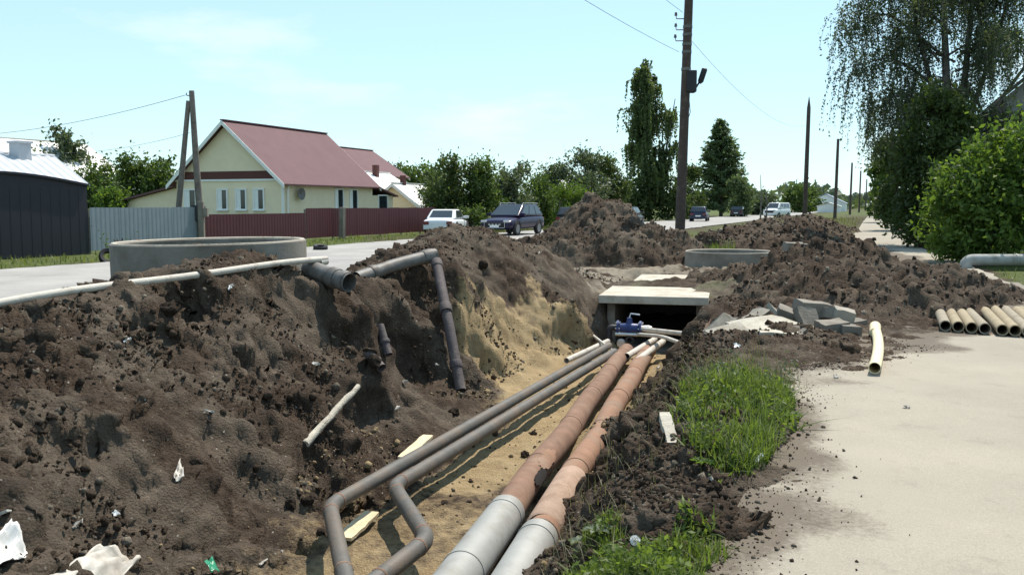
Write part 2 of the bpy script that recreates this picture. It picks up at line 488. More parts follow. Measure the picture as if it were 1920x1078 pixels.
# what the ground is made of: sand, grown-over earth, pale dry dust
br = fbm(gx * 1.7, gy * 1.7, seed=91, oct=5)
sand = floor_ * ss(-.1, .35, .25 + br * .35 + ss(7.0, 9.5, a2) * .45 - ss(-2.5, -2.9, b2) * .2)
cxs, cys = 0.25, 13.3
e = ((gx - cxs) / 1.15) ** 2 + ((gy - cys) / 1.9) ** 2
down = fbm(a2 * 3.4 + .5 * br, h0 * .55 + b2 * .3, seed=133, oct=4)
sand = np.maximum(sand, ss(1.5, .7, e + br * .35) * ss(.4, -.1, h0 + .5 * down) * (h0 > -2))
streak = ss(.15, .45, fbm(gx * 3.0, h1 * 1.2, gy * .8, seed=33, oct=3)) * ss(2.2, .9, e) * ss(.75, .3, h0)
sand = np.maximum(sand, .62 * streak * ss(-.1, .3, down))
sand = np.maximum(sand * (1 - .3 * floor_ * ss(9.0, 6.5, a2)), .58 * floor_ * ss(8.5, 6.5, a2))
sand = np.maximum(sand, .42 * ss(-.55, -.7, h0) * ss(7.6, 6.6, a2) * ss(-3.6, -2.9, b2) * ss(-1.2, -1.4, b2))
grassy = np.maximum(ss(-20.6, -21.2, n2 + .25 * br), ss(2.55, 3.0, n2 + .25 * br))
grassy = np.maximum(grassy, ss(30, 36, s_of(gx, gy)) * ss(-12, -10.5, n2) * ss(-.9, -1.6, n2) * ss(-.3, .5, br) * .8)
dust = ss(.25, .08, np.abs(h0)) * zone * ss(15.5, 17.5, a2) * ss(-.35, .1, br + .25)
dust = np.maximum(dust, .75 * ss(.22, .5, br + .25 * fbm(gx * .8, gy * .8, seed=8, oct=2)) * zone * ss(.98, .85, 1 - N[..., 2]) * .3)
dust = np.maximum(dust, .2 * ss(1.0, .7, patchy) * zone * ss(-.5, .3, br))
msk = np.stack([np.clip(sand, 0, 1), np.clip(grassy, 0, 1), np.clip(dust, 0, 1), np.ones_like(sand)], -1)

idx = np.arange(NA * NR).reshape(NA, NR)
quads = np.stack([idx[:-1, :-1], idx[1:, :-1], idx[1:, 1:], idx[:-1, 1:]], -1).reshape(-1, 4)[:, ::-1]
Vg = P.reshape(-1, 3); Mg = msk.reshape(-1, 4)
def polar_patch(t0, t1, nt, radii):
    t = np.linspace(t0, t1, nt); r = np.array(radii, float)
    tt, r2 = np.meshgrid(t, r, indexing='ij')
    v = np.stack([FC[0] + r2 * np.sin(tt), FC[1] + r2 * np.cos(tt), np.full_like(tt, BASE)], -1).reshape(-1, 3)
    i = np.arange(nt * len(r)).reshape(nt, len(r))
    q = np.stack([i[:-1, :-1], i[1:, :-1], i[1:, 1:], i[:-1, 1:]], -1).reshape(-1, 4)[:, ::-1]
    return v, q
far_r = [R1, 55, 70, 90, 120, 170, 240, 400, 800, 1600, 3500]
for (v, q) in (polar_patch(-TH, TH, 60, far_r), polar_patch(TH, 2 * math.pi - TH, 90, [0.02, 2, 4.3, 8, 15, 25, 35] + far_r), polar_patch(-TH, TH, 30, [0.02, 2, R0])):
    nn, sv = n_of(v[:, 0], v[:, 1]), s_of(v[:, 0], v[:, 1])
    g = np.maximum(ss(-20.6, -21.2, nn), ss(2.5, 3, nn)); g = np.maximum(g, ss(40, 46, sv) * ((nn > -12) & (nn < -.9)) * .8)
    m4 = np.stack([g * 0, g, g * 0, g * 0 + 1], -1)
    quads = np.concatenate([quads, q + len(Vg)]); Vg = np.concatenate([Vg, v]); Mg = np.concatenate([Mg, m4])

def soil_material():
    m, n, l, b = new_mat('soil')
    t = n.new('ShaderNodeTexCoord')
    a = n.new('ShaderNodeAttribute'); a.attribute_name = 'mask'
    sep = n.new('ShaderNodeSeparateColor'); l.new(a.outputs['Color'], sep.inputs[0])
    def noise(s, det=8, rg=.65):
        q = n.new('ShaderNodeTexNoise'); q.inputs['Scale'].default_value = s; q.inputs['Detail'].default_value = det
        q.inputs['Roughness'].default_value = rg; l.new(t.outputs['Object'], q.inputs['Vector']); return q
    def ramp(src, stops):
        r = n.new('ShaderNodeValToRGB'); r.color_ramp.elements[0].position = stops[0][0]; r.color_ramp.elements[0].color = (*stops[0][1], 1)
        r.color_ramp.elements[1].position = stops[-1][0]; r.color_ramp.elements[1].color = (*stops[-1][1], 1)
        for p, c in stops[1:-1]:
            e_ = r.color_ramp.elements.new(p); e_.color = (*c, 1)
        l.new(src, r.inputs[0]); return r
    def mix(f, c0, c1, mode='MIX'):
        x = n.new('ShaderNodeMix'); x.data_type = 'RGBA'; x.blend_type = mode
        if isinstance(f, float): x.inputs[0].default_value = f
        else: l.new(f, x.inputs[0])
        l.new(c0, x.inputs[6]); l.new(c1, x.inputs[7]); return x.outputs[2]
    def mathn(op, p, q):
        x = n.new('ShaderNodeMath'); x.operation = op; x.use_clamp = True
        for i, s_ in enumerate((p, q)):
            if isinstance(s_, float): x.inputs[i].default_value = s_
            else: l.new(s_, x.inputs[i])
        return x.outputs[0]
    big_ = noise(.9, 5); mid = noise(4.2, 10, .72); fine = noise(42.0, 8, .75)
    earth = ramp(mid.outputs[0], [(.3, (.026, .018, .013)), (.46, (.058, .040, .028)), (.6, (.096, .069, .049)), (.76, (.165, .128, .095))]).outputs[0]
    grey = ramp(mid.outputs[0], [(.32, (.034, .027, .020)), (.68, (.105, .084, .063))]).outputs[0]
    earth = mix(ramp(big_.outputs[0], [(.48, (0, 0, 0)), (.68, (.5, .5, .5))]).outputs[0], earth, grey)
    crumbs = ramp(fine.outputs[0], [(.35, (.7, .7, .7)), (.65, (1.25, 1.25, 1.25))]).outputs[0]
    earth = mix(1.0, earth, crumbs, 'MULTIPLY')
    vs_ = n.new('ShaderNodeTexVoronoi'); vs_.inputs['Scale'].default_value = 30; l.new(t.outputs['Object'], vs_.inputs['Vector'])
    sv = n.new('ShaderNodeSeparateColor'); l.new(vs_.outputs['Color'], sv.inputs[0])
    pick = ramp(sv.outputs[0], [(.93, (0, 0, 0)), (.95, (1, 1, 1))]).outputs[0]
    dot = ramp(vs_.outputs['Distance'], [(.18, (1, 1, 1)), (.3, (0, 0, 0))]).outputs[0]
    stone = n.new('ShaderNodeMix'); stone.data_type = 'RGBA'; stone.blend_type = 'MULTIPLY'; stone.inputs[0].default_value = 1
    l.new(pick, stone.inputs[6]); l.new(dot, stone.inputs[7])
    pale = ramp(sv.outputs[1], [(.2, (.16, .14, .115)), (.9, (.34, .31, .265))]).outputs[0]
    earth = mix(stone.outputs[2], earth, pale)
    sandc = ramp(mid.outputs[0], [(.25, (.21, .15, .085)), (.5, (.35, .26, .145)), (.75, (.44, .345, .21))]).outputs[0]
    grassc = ramp(mid.outputs[0], [(.3, (.05, .075, .02)), (.6, (.10, .12, .04)), (.8, (.18, .16, .08))]).outputs[0]
    dustc = ramp(mid.outputs[0], [(.3, (.20, .165, .125)), (.7, (.31, .27, .215))]).outputs[0]
    wob = mathn('SUBTRACT', fine.outputs[0], .5)
    col = mix(sep.outputs[2], earth, dustc)
    sm = noise(7.0, 7, .75); sa = n.new('ShaderNodeMath'); sa.operation = 'MULTIPLY_ADD'; sa.inputs[1].default_value = 1.5; l.new(sm.outputs[0], sa.inputs[0]); 
    so = n.new('ShaderNodeMath'); so.operation = 'SUBTRACT'; so.inputs[1].default_value = .75; l.new(sep.outputs[0], so.inputs[0]); l.new(so.outputs[0], sa.inputs[2])
    sf = ramp(sa.outputs[0], [(.3, (0, 0, 0)), (.75, (1, 1, 1))]).outputs[0]
    col = mix(sf, col, sandc)
    col = mix(sep.outputs[1], col, grassc)
    l.new(col, b.inputs['Base Color'])
    b.inputs['Roughness'].default_value = .95; b.inputs['Specular IOR Level'].default_value = .15
    vo = n.new('ShaderNodeTexVoronoi'); vo.inputs['Scale'].default_value = 38; l.new(t.outputs['Object'], vo.inputs['Vector'])
    vo.inputs['Scale'].default_value = 52; hsum = n.new('ShaderNodeMath'); hsum.operation = 'MULTIPLY_ADD'; hsum.inputs[1].default_value = -.45
    l.new(fine.outputs[0], hsum.inputs[2]); l.new(vo.outputs['Distance'], hsum.inputs[0])
    bp = n.new('ShaderNodeBump'); bp.inputs['Strength'].default_value = 1.0; bp.inputs['Distance'].default_value = .03
    l.new(hsum.outputs[0], bp.inputs['Height']); l.new(bp.outputs[0], b.inputs['Normal'])
    return m
SOIL = soil_material()
def set_mask(o, M):
    at_ = o.data.attributes.new('mask', 'FLOAT_COLOR', 'POINT'); at_.data.foreach_set('color', np.asarray(M, np.float32).ravel())
ground = mesh_np('ground', Vg, quads, SOIL, smooth=True)
set_mask(ground, Mg)
tag(ground, 'dug-up brown earth with an open trench running through it', kind='structure')

# ------------------------------------------------------------------ road and footpath sheets
def strip(name, n0, n1, s0, s1, z, m, jag=.12, step=.4, seed=1, label=None):
    nsx = 14 if step > .2 else 70
    s = np.concatenate([np.arange(s0, 26, step), np.arange(26, 70, .5), np.arange(70, s1 + 1, 12.)])
    tt = np.linspace(0, 1, nsx)
    S2, T2 = np.meshgrid(s, tt, indexing='ij')
    e0 = n0(S2) + jag * fbm(S2 * .9, S2 * 0, seed=seed, oct=4); e1 = n1(S2) + jag * fbm(S2 * .9, S2 * 0 + 9, seed=seed + 5, oct=4)
    NN = e0 + (e1 - e0) * T2
    x = SN.x * NN + SD.x * S2; y = SN.y * NN + SD.y * S2
    zz = z + .006 * fbm(x * .6, y * .6, seed=seed + 9, oct=2)
    i = np.arange(S2.size).reshape(S2.shape)
    q = np.stack([i[:-1, :-1], i[1:, :-1], i[1:, 1:], i[:-1, 1:]], -1).reshape(-1, 4)[:, ::-1]
    o = mesh_np(name, np.stack([x, y, zz], -1).reshape(-1, 3), q, m, smooth=True)
    # soil trodden and tipped onto the surface
    a_, b_ = a_of(x, y), b_of(x, y)
    edge_b = np.interp(a_, [3, 4, 5, 6, 7, 8, 9, 10, 11, 12, 14, 18], [-.05, .15, .35, .35, .5, .5, .7, 1.6, 2.2, 2.6, 4.4, 5.5])
    dirt = ss(.55, -.15, b_ - edge_b + .35 * fbm(x * 1.6, y * 1.6, seed=15, oct=4)) if name == 'path' else 0 * x
    at_ = o.data.attributes.new('dirt', 'FLOAT', 'POINT'); at_.data.foreach_set('value', dirt.ravel().astype(np.float32))
    return tag(o, label, kind='structure')
def paved(name, c1, c2, dirt):
    m, n, l, b = new_mat(name)
    t = n.new('ShaderNodeTexCoord')
    def noise(s, det, rg=.6):
        q = n.new('ShaderNodeTexNoise'); q.inputs['Scale'].default_value = s; q.inputs['Detail'].default_value = det; q.inputs['Roughness'].default_value = rg
        l.new(t.outputs['Object'], q.inputs['Vector']); return q
    big_, fine, med = noise(.55, 6), noise(120, 3), noise(3.2, 8, .7)
    r = n.new('ShaderNodeValToRGB'); r.color_ramp.elements[0].position = .35; r.color_ramp.elements[1].position = .65
    r.color_ramp.elements[0].color = (*c1, 1); r.color_ramp.elements[1].color = (*c2, 1); l.new(big_.outputs[0], r.inputs[0])
    r2 = n.new('ShaderNodeValToRGB'); r2.color_ramp.elements[0].position = .56; r2.color_ramp.elements[1].position = .8
    r2.color_ramp.elements[1].color = (.85, .85, .85, 1)
    l.new(med.outputs[0], r2.inputs[0])
    x = n.new('ShaderNodeMix'); x.data_type = 'RGBA'; x.inputs[7].default_value = (*dirt, 1)
    l.new(r2.outputs[0], x.inputs[0]); l.new(r.outputs[0], x.inputs[6])
    da = n.new('ShaderNodeAttribute'); da.attribute_name = 'dirt'
    gr = noise(26, 6, .7)
    dm = n.new('ShaderNodeMath'); dm.operation = 'ADD'; l.new(da.outputs['Fac'], dm.inputs[0]); l.new(gr.outputs[0], dm.inputs[1])
    dr = n.new('ShaderNodeValToRGB'); dr.color_ramp.elements[0].position = .62; dr.color_ramp.elements[1].position = 1.0; dr.color_ramp.elements[1].color = (.9, .9, .9, 1)
    dh_ = n.new('ShaderNodeMath'); dh_.operation = 'MULTIPLY'; dh_.inputs[1].default_value = .72; l.new(dm.outputs[0], dh_.inputs[0]); l.new(dh_.outputs[0], dr.inputs[0])
    xd = n.new('ShaderNodeMix'); xd.data_type = 'RGBA'; xd.inputs[7].default_value = (.115, .092, .07, 1)
    l.new(dr.outputs[0], xd.inputs[0]); l.new(x.outputs[2], xd.inputs[6])
    r3 = n.new('ShaderNodeValToRGB'); r3.color_ramp.elements[0].position = .3; r3.color_ramp.elements[1].position = .7
    r3.color_ramp.elements[0].color = (.8, .8, .8, 1); r3.color_ramp.elements[1].color = (1.1, 1.1, 1.1, 1); l.new(fine.outputs[0], r3.inputs[0])
    y = n.new('ShaderNodeMix'); y.data_type = 'RGBA'; y.blend_type = 'MULTIPLY'; y.inputs[0].default_value = 1
    l.new(xd.outputs[2], y.inputs[6]); l.new(r3.outputs[0], y.inputs[7]); l.new(y.outputs[2], b.inputs['Base Color'])
    b.inputs['Roughness'].default_value = .9; b.inputs['Specular IOR Level'].default_value = .2
    bp = n.new('ShaderNodeBump'); bp.inputs['Strength'].default_value = .35; bp.inputs['Distance'].default_value = .01
    l.new(fine.outputs[0], bp.inputs['Height']); l.new(bp.outputs[0], b.inputs['Normal'])
    return m
strip('road', lambda s: -20.4 + 0 * s, lambda s: -12.0 + 0 * s, -10, 900, .0, paved('road_surface', (.27, .26, .25), (.36, .345, .325), (.40, .36, .30)), jag=.25, seed=41, label='dusty grey street running past the houses')
strip('path', lambda s: -1.1 + .45 * np.clip((14 - s) / 7, 0, 1), lambda s: 2.6 - 1.3 * np.clip((s - 24) / 20, 0, 1), -6, 500, .004, paved('path_surface', (.28, .252, .205), (.345, .308, .25), (.215, .192, .158)), jag=.10, step=.12, seed=77, label='pale dusty footpath beside the trench')
# ================================================================== SPOIL MOUNDS (things on the ground)
CLOD_SRC = []                                             # surface samples where loose clods lie
def mound(name, bumps, label, res=.06, rough=1.0, seed=0, dust=.2, sandy=0.0, group=None, green=0.0):
    """bumps: (x, y, height, rx, ry, turn) heaps piled together"""
    bx = np.array(bumps, float)
    R = np.maximum(bx[:, 3], bx[:, 4])
    x0, x1 = (bx[:, 0] - R).min() - .3, (bx[:, 0] + R).max() + .3; y0, y1 = (bx[:, 1] - R).min() - .3, (bx[:, 1] + R).max() + .3
    X, Y = np.meshgrid(np.arange(x0, x1, res), np.arange(y0, y1, res), indexing='ij')
    wx = X + .22 * fbm(X * 1.1, Y * 1.1, seed=seed + 1, oct=3); wy = Y + .22 * fbm(X * 1.1, Y * 1.1, seed=seed + 2, oct=3)
    z = np.full(X.shape, -.6)
    for (cx, cy, h, rx, ry, t) in bumps:
        dx, dy = wx - cx, wy - cy; c, s = math.cos(t), math.sin(t)
        r = np.sqrt(((dx * c + dy * s) / rx) ** 2 + ((-dx * s + dy * c) / ry) ** 2)
        q = h * (1.06 - np.sqrt(r * r + .03)) * 1.04
        q = np.where(r > .85, q - (r - .85) * h * .2, q)
        k = .12
        mx = np.maximum(z, q); z = mx + k * np.log1p(np.exp(-np.abs(z - q) / k)) * .5
    big = fbm(X * .9, Y * .9, seed=seed + 3, oct=4)
    w1, w2, w3 = worley(X * 1.9, Y * 1.9, seed=seed + 4), worley(X * 4.6 + .3 * big, Y * 4.6, seed=seed + 5), worley(X * 9.5, Y * 9.5, seed=seed + 6)
    z = z + rough * ss(-.1, .25, z) * (.10 * big + .13 * (.5 - w1) + .10 * (.5 - w2) + .05 * (.5 - w3)) + .012 * fbm(X * 7, Y * 7, seed=seed + 7, oct=3)
    base = np.where(np.hypot(X, Y) < 38, ground_z(X.ravel(), Y.ravel()).reshape(X.shape), BASE)
    zz = np.maximum(z, -.35) - .03
    P_ = np.stack([X, Y, zz], -1)
    dU = np.gradient(P_, axis=0); dV = np.gradient(P_, axis=1)
    N_ = np.cross(dU, dV); N_ /= np.maximum(np.linalg.norm(N_, axis=-1, keepdims=True), 1e-9)
    w3d = worley(X * 3.4, Y * 3.4, zz * 3.4, seed=seed + 8)
    P_ = P_ + N_ * (rough * ss(-.05, .15, zz) * (.10 * (.55 - w3d)))[..., None]
    alive = (P_[..., 2] > np.clip(base, -.08, 0) - .02)
    i = np.arange(X.size).reshape(X.shape)
    q = np.stack([i[:-1, :-1], i[1:, :-1], i[1:, 1:], i[:-1, 1:]], -1)
    ok = (alive[:-1, :-1] | alive[1:, :-1] | alive[1:, 1:] | alive[:-1, 1:])
    q = q[ok]
    used = np.unique(q); remap = np.zeros(X.size, int); remap[used] = np.arange(len(used))
    brk = fbm(X * 1.3, Y * 1.3, seed=seed + 9, oct=4)
    M = np.stack([np.clip(sandy * ss(-.2, .5, brk), 0, 1), np.clip(green * ss(0, .5, brk), 0, 1), np.clip(dust * ss(-.4, .5, brk), 0, 1), np.ones_like(X)], -1).reshape(-1, 4)[used]
    V = P_.reshape(-1, 3)[used]
    o = mesh_np(name, V, remap[q], SOIL, smooth=True)
    set_mask(o, M)
    tag(o, label, 'mound', group)
    sel = V[V[:, 2] > .02]
    CLOD_SRC.append((sel, .05 if res < .1 else .1))
    return o
q1 = at(1120, 378, 27.5); q2 = at(1235, 440, 27.0); q3 = at(1045, 440, 26)
mound('dirt_mound', [(q1.x, q1.y, 2.05, 2.3, 2.6, .2), (q2.x - .6, 26.0, 1.1, 2.0, 1.6, 0), (q3.x + .1, q3.y, 1.0, 1.7, 2.0, 0), (3.0, 24.6, .85, 1.7, 1.3, 0), (4.6, 25.2, .8, 1.0, .9, 0), (1.2, 24.6, .6, 1.2, 1.0, 0)],
      'tall brown earth mound in front of the wooden pole by the street', res=.06, seed=100, dust=.22, rough=1.6)
mound('dirt_mound', [(5.65, 16.2, 1.08, 1.7, 1.9, -.3), (4.9, 14.6, .62, 1.3, 1.5, 0), (6.8, 16.4, .66, 1.6, 1.4, 0), (7.6, 15.9, .42, 1.9, 1.3, .2), (5.0, 13.3, .32, 1.2, 1.0, 0), (6.2, 13.7, .45, 1.3, 1.3, 0), (4.5, 17.5, .4, .9, 2.0, 0), (5.7, 19.0, .5, 1.2, 1.4, 0)],
      'large grey-brown earth heap spilling over the footpath behind the broken slabs', res=.05, seed=200, dust=.15, rough=1.55)
mound('dirt_mound', [(8.3, 33, .95, 2.4, 2.0, 0), (10.3, 35, .95, 2.8, 2.0, 0), (12.0, 37.5, 1.05, 2.3, 2.0, 0), (8.6, 29.5, .7, 1.7, 1.5, 0), (13.6, 41, 1.1, 2.0, 2.2, 0)],
      'row of reddish dug earth heaps beyond the sunken concrete ring', res=.10, seed=300, dust=.15, sandy=.15, rough=1.4)
mound('dirt_mound', [(6.4, 29.5, .9, .9, .8, 0), (7.1, 29.8, .55, .7, .7, 0)],
      'small dark clod heap at the foot of the tall wooden pole', res=.07, seed=400, dust=.1, green=.5)
mound('dirt_mound', [(14.6, 46, 1.0, 2.4, 2.5, 0), (18, 55, 1.1, 2.8, 3, 0), (12.5, 44, 1.0, 2.6, 2.5, 0), (15.6, 52, 1.0, 3, 3, 0)],
      'low weedy earth bank between far poles and footpath', res=.16, seed=500, dust=.2, green=.6)

# ------------------------------------------------------------------ loose clods and crumbs
def lump_variants(k, seed, sub=1):
    import bmesh
    out = []
    for s in range(k):
        bm = bmesh.new(); bmesh.ops.create_icosphere(bm, subdivisions=sub, radius=1)
        v = np.array([p.co[:] for p in bm.verts]); f = np.array([[p.index for p in q.verts] for q in bm.faces])
        bm.free()
        r = np.random.default_rng(seed + s)
        v = v * (1 + .32 * r.standard_normal((len(v), 1))).clip(.55, 1.5) * r.uniform(.65, 1.2, (1, 3))
        out.append((v, f))
    return out
def rand_rot(n, r):
    q = r.standard_normal((n, 4)); q /= np.linalg.norm(q, axis=1, keepdims=True)
    w, x, y, z = q.T
    return np.stack([1-2*(y*y+z*z), 2*(x*y-z*w), 2*(x*z+y*w), 2*(x*y+z*w), 1-2*(x*x+z*z), 2*(y*z-x*w), 2*(x*z-y*w), 2*(y*z+x*w), 1-2*(x*x+y*y)], -1).reshape(n, 3, 3)
def scatter(name, pts, size, variants, m, mask=None, r=None, label=None):
    n = len(pts); which = r.integers(0, len(variants), n); Rm = rand_rot(n, r)
    Vs, Fs, Ms = [], [], []; off = 0
    for k, (v, f) in enumerate(variants):
        s = np.where(which == k)[0]
        if not len(s): continue
        vv = np.einsum('nij,kj->nki', Rm[s], v) * size[s][:, None, None] + pts[s][:, None, :]
        Vs.append(vv.reshape(-1, 3)); Fs.append((f[None] + (np.arange(len(s)) * len(v))[:, None, None] + off).reshape(-1, 3))
        if mask is not None: Ms.append(np.repeat(mask[s], len(v), axis=0))
        off += len(s) * len(v)
    o = mesh_np(name, np.concatenate(Vs), np.concatenate(Fs), m)
    if mask is not None: set_mask(o, np.concatenate(Ms))
    return tag(o, label, kind='stuff')
r_ = np.random.default_rng(5)
# soil zone of the ground, uniform in area
N0 = 88000
xs = r_.uniform(-5.4, 4.0, N0); ys = 4.2 + 16 * r_.random(N0) ** 1.5
nn, aa, bb = n_of(xs, ys), a_of(xs, ys), b_of(xs, ys)
zs = ground_z(xs, ys); hb = height0(xs, ys)
okc = (nn > -11.5) & ((nn < -1.0) | (hb > .0)) & ~((aa > 15.8) & (aa < 20.8) & (bb > -2.2) & (bb < -.3)) & (zs > -1)
okc &= (r_.random(N0) < np.where(hb < -.72, .08, .95)) & ((fbm(xs * 1.1, ys * 1.1, seed=2, oct=3) + r_.normal(0, .3, N0)) > .02)
pts = np.stack([xs, ys, zs], -1)[okc]
sz = .0085 * np.exp(np.abs(r_.normal(0, .62, len(pts)))).clip(1, 4.5)
mk = np.zeros((len(pts), 4)); mk[:, 3] = 1
hh = hb[okc]
mk[:, 0] = np.where((hh < -.5), r_.random(len(pts)) < .35, 0) * .7
mk[:, 2] = (r_.random(len(pts)) < .16) * r_.uniform(.2, .9, len(pts))
scatter('soil_crumbs', pts, sz, lump_variants(10, 40, 1)[:10], SOIL, mk, r_, 'loose crumbs of soil over the trench banks')
# crumbly tipped strip between the pipes and the weeds
Nb = 5200; ta = r_.uniform(3.6, 12.5, Nb); tb = np.interp(ta, [3.5, 5.5, 8, 12.5], [-.5, -.42, -.42, -.4]) + r_.normal(0, .2, Nb)
px_, py_ = AV.x * ta + BV.x * tb, AV.y * ta + BV.y * tb; pb_ = np.stack([px_, py_, ground_z(px_, py_) + .004], -1)
mk = np.zeros((Nb, 4)); mk[:, 3] = 1; mk[:, 2] = (r_.random(Nb) < .2) * .5
scatter('soil_crumbs', pb_, .009 * np.exp(np.abs(r_.normal(0, .6, Nb))).clip(1, 4), lump_variants(8, 140), SOIL, mk, r_, 'crumbly tipped soil between the rusty pipes and the weeds')
# crumbs thrown on the footpath edge
N1 = 9500
t_ = r_.uniform(3.6, 14, N1); off = np.abs(r_.exponential(.13, N1))
bb = np.interp(t_, [3.5, 5, 6, 7, 8, 9, 10, 11, 12, 14], [-.15, .1, .3, .45, .4, .6, 1.3, 2.0, 1.4, 1.6]) + off - .12
pp = np.stack([AV.x * t_ + BV.x * bb, AV.y * t_ + BV.y * bb, np.full(N1, .006)], -1)
keepm = (vnoise(pp[:, 0] * 1.2, pp[:, 1] * 1.2, seed=9) + r_.normal(0, .4, N1)) > .0
pp = pp[keepm]
mk = np.zeros((len(pp), 4)); mk[:, 3] = 1; mk[:, 2] = (r_.random(len(pp)) < .4) * .6
scatter('soil_crumbs', pp, .003 * np.exp(np.abs(r_.normal(0, .7, len(pp)))).clip(1, 6), lump_variants(6, 60), SOIL, mk, r_, 'soil crumbs scattered along the footpath edge')
allp, alls = [], []
for V, k in CLOD_SRC:
    n = min(len(V), 2700); s = r_.integers(0, len(V), n)
    allp.append(V[s]); alls.append(np.full(n, k * .27) * np.exp(np.abs(r_.normal(0, .6, n))).clip(1, 4.5))
allp = np.concatenate(allp); alls = np.concatenate(alls)
mk = np.zeros((len(allp), 4)); mk[:, 3] = 1; mk[:, 2] = (r_.random(len(allp)) < .3) * r_.uniform(.2, .9, len(allp))
scatter('soil_crumbs', allp, alls, lump_variants(8, 80), SOIL, mk, r_, 'loose clods lying over the earth mounds')
# big clods one can point at
import bmesh
def clod_mesh(seed, name, sub=3):
    bm = bmesh.new(); bmesh.ops.create_icosphere(bm, subdivisions=sub, radius=1)
    v = np.array([p.co[:] for p in bm.verts])
    r = np.random.default_rng(seed); st = r.uniform(.65, 1.15, 3)
    d = 1 + .35 * fbm(v[:, 0] * 1.3 + seed, v[:, 1] * 1.3, v[:, 2] * 1.3, seed=seed, oct=3) + .25 * (.5 - worley(v[:, 0] * 2 + seed, v[:, 1] * 2, v[:, 2] * 2, seed=seed))
    for p, q in zip(bm.verts, v * d[:, None] * st): p.co = q
    me = bpy.data.meshes.new(name); bm.to_mesh(me); bm.free(); me.materials.append(SOIL)
    return me
clods = [clod_mesh(700 + i, 'soil_clod') for i in range(6)]
clod_px = [(905, 505, .11, 14.5), (455, 590, .09, None), (315, 588, .1, None), (545, 950, .08, None), (570, 985, .09, None), (575, 945, .07, None), (600, 1000, .05, None),
           (885, 760, .10, None), (850, 775, .09, None), (700, 680, .1, None), (160, 815, .09, None), (1000, 815, .045, None), (985, 855, .07, None), (965, 855, .05, None),
           (1130, 835, .1, None), (1175, 840, .08, None), (1210, 905, .05, None), (1245, 925, .05, None), (1340, 920, .06, None), (1395, 930, .05, None), (1375, 1010, .05, None), (985, 1010, .12, None), (960, 1035, .08, None)]
def hit_ground(u, v):
    r = ray(u, v); d = np.linspace(3.5, 40, 6000); s = d / r[1]
    x, y, z = r[0] * s, d, CAMZ + r[2] * s
    g = ground_z(x, y); k = np.argmax(z <= g)
    return Vector((x[k], y[k], g[k]))
clod_px = [c for i, c in enumerate(clod_px) if i % 3 != 1]
for i, (u, v, s, d) in enumerate(clod_px):
    p = hit_ground(u, v)
    o = obj_of('soil_clod', clods[i % 6], loc=(p.x, p.y, p.z + s * .05), rot=(random.uniform(0, 6), random.uniform(0, 6), random.uniform(0, 6)))
    o.scale = (s * .8, s * .8, s * .7)
    where = 'on the sand strip between the steel and rusty pipes' if 900 < u < 1010 and v > 800 else 'on the weedy bank right of the rusty pipes' if u > 940 else 'beside the bend of the outer steel pipe' if 530 < u < 620 and v > 930 else 'at the foot of the dark iron pipe' if u > 840 and v > 700 else 'on the earth mound near the drain pipe' if u > 840 else 'on the left spoil slope'
    tag(o, 'crumbly brown soil clod ' + where, 'clod', 'big soil clods along the trench')
# ================================================================== PIPES AND CONCRETE IN AND AROUND THE TRENCH
CONC = mat('concrete', (.30, .27, .225), .9, .16, 5, .35, 60, col2=(.22, .20, .17), mix=(.5, .75), mscale=2.5)
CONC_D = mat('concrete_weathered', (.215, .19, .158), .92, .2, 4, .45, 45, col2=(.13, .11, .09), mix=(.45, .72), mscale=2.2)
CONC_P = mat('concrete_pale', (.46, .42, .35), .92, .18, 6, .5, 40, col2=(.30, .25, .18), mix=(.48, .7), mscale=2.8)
RUST = mat('rusted_steel', (.205, .122, .084), .85, .28, 7, .3, 90, col2=(.26, .185, .13), mix=(.48, .75), mscale=3.0, spec=.25)
RUST_P = mat('rusted_steel_dusty', (.26, .15, .10), .88, .25, 5, .3, 80, col2=(.25, .19, .14), mix=(.45, .7), mscale=3.5, spec=.2)
STEEL = mat('dull_steel_pipe', (.092, .086, .077), .62, .3, 6, .2, 70, col2=(.155, .11, .075), mix=(.45, .7), mscale=2.5, spec=.4)
ZINC = mat('zinc_sheet', (.30, .30, .285), .65, .14, 3, .06, 30, metal=.2, col2=(.21, .195, .165), mix=(.5, .75), mscale=3)
CAST = mat('dark_cast_iron', (.085, .068, .068), .75, .3, 9, .4, 60, col2=(.16, .13, .115), mix=(.5, .7), mscale=6)
GREYPL = mat('grey_plastic', (.16, .152, .142), .55, .25, 6, .15, 60, col2=(.085, .07, .058), mix=(.42, .62), mscale=4)
ASBEST = mat('asbestos_cement', (.31, .255, .17), .9, .14, 5, .25, 60, col2=(.21, .165, .105), mix=(.5, .75), mscale=3)
YELPVC = mat('yellow_pvc', (.72, .62, .40), .55, .1, 8, .1, 50, col2=(.5, .4, .25), mix=(.55, .8), mscale=5)
WOOD = mat('grey_wood', (.33, .285, .225), .85, .25, 12, .4, 60, col2=(.2, .16, .11), mix=(.5, .7), mscale=9)
PLANK = mat('fresh_plank', (.60, .50, .33), .8, .15, 10, .3, 60, col2=(.42, .33, .2), mix=(.5, .75), mscale=6)
PALE = mat('pale_painted_pipe', (.50, .46, .40), .7, .15, 8, .2, 60, col2=(.30, .24, .19), mix=(.5, .75), mscale=7)
BLUE = mat('blue_valve_paint', (.035, .055, .17), .45, .2, 10, .1, 60, col2=(.08, .07, .07), mix=(.55, .75), mscale=14)
CHROME = mat('bright_metal', (.6, .6, .6), .35, .1, 10, metal=.7)
BLACKR = mat('black_rubber', (.02, .02, .022), .7, .2, 10)

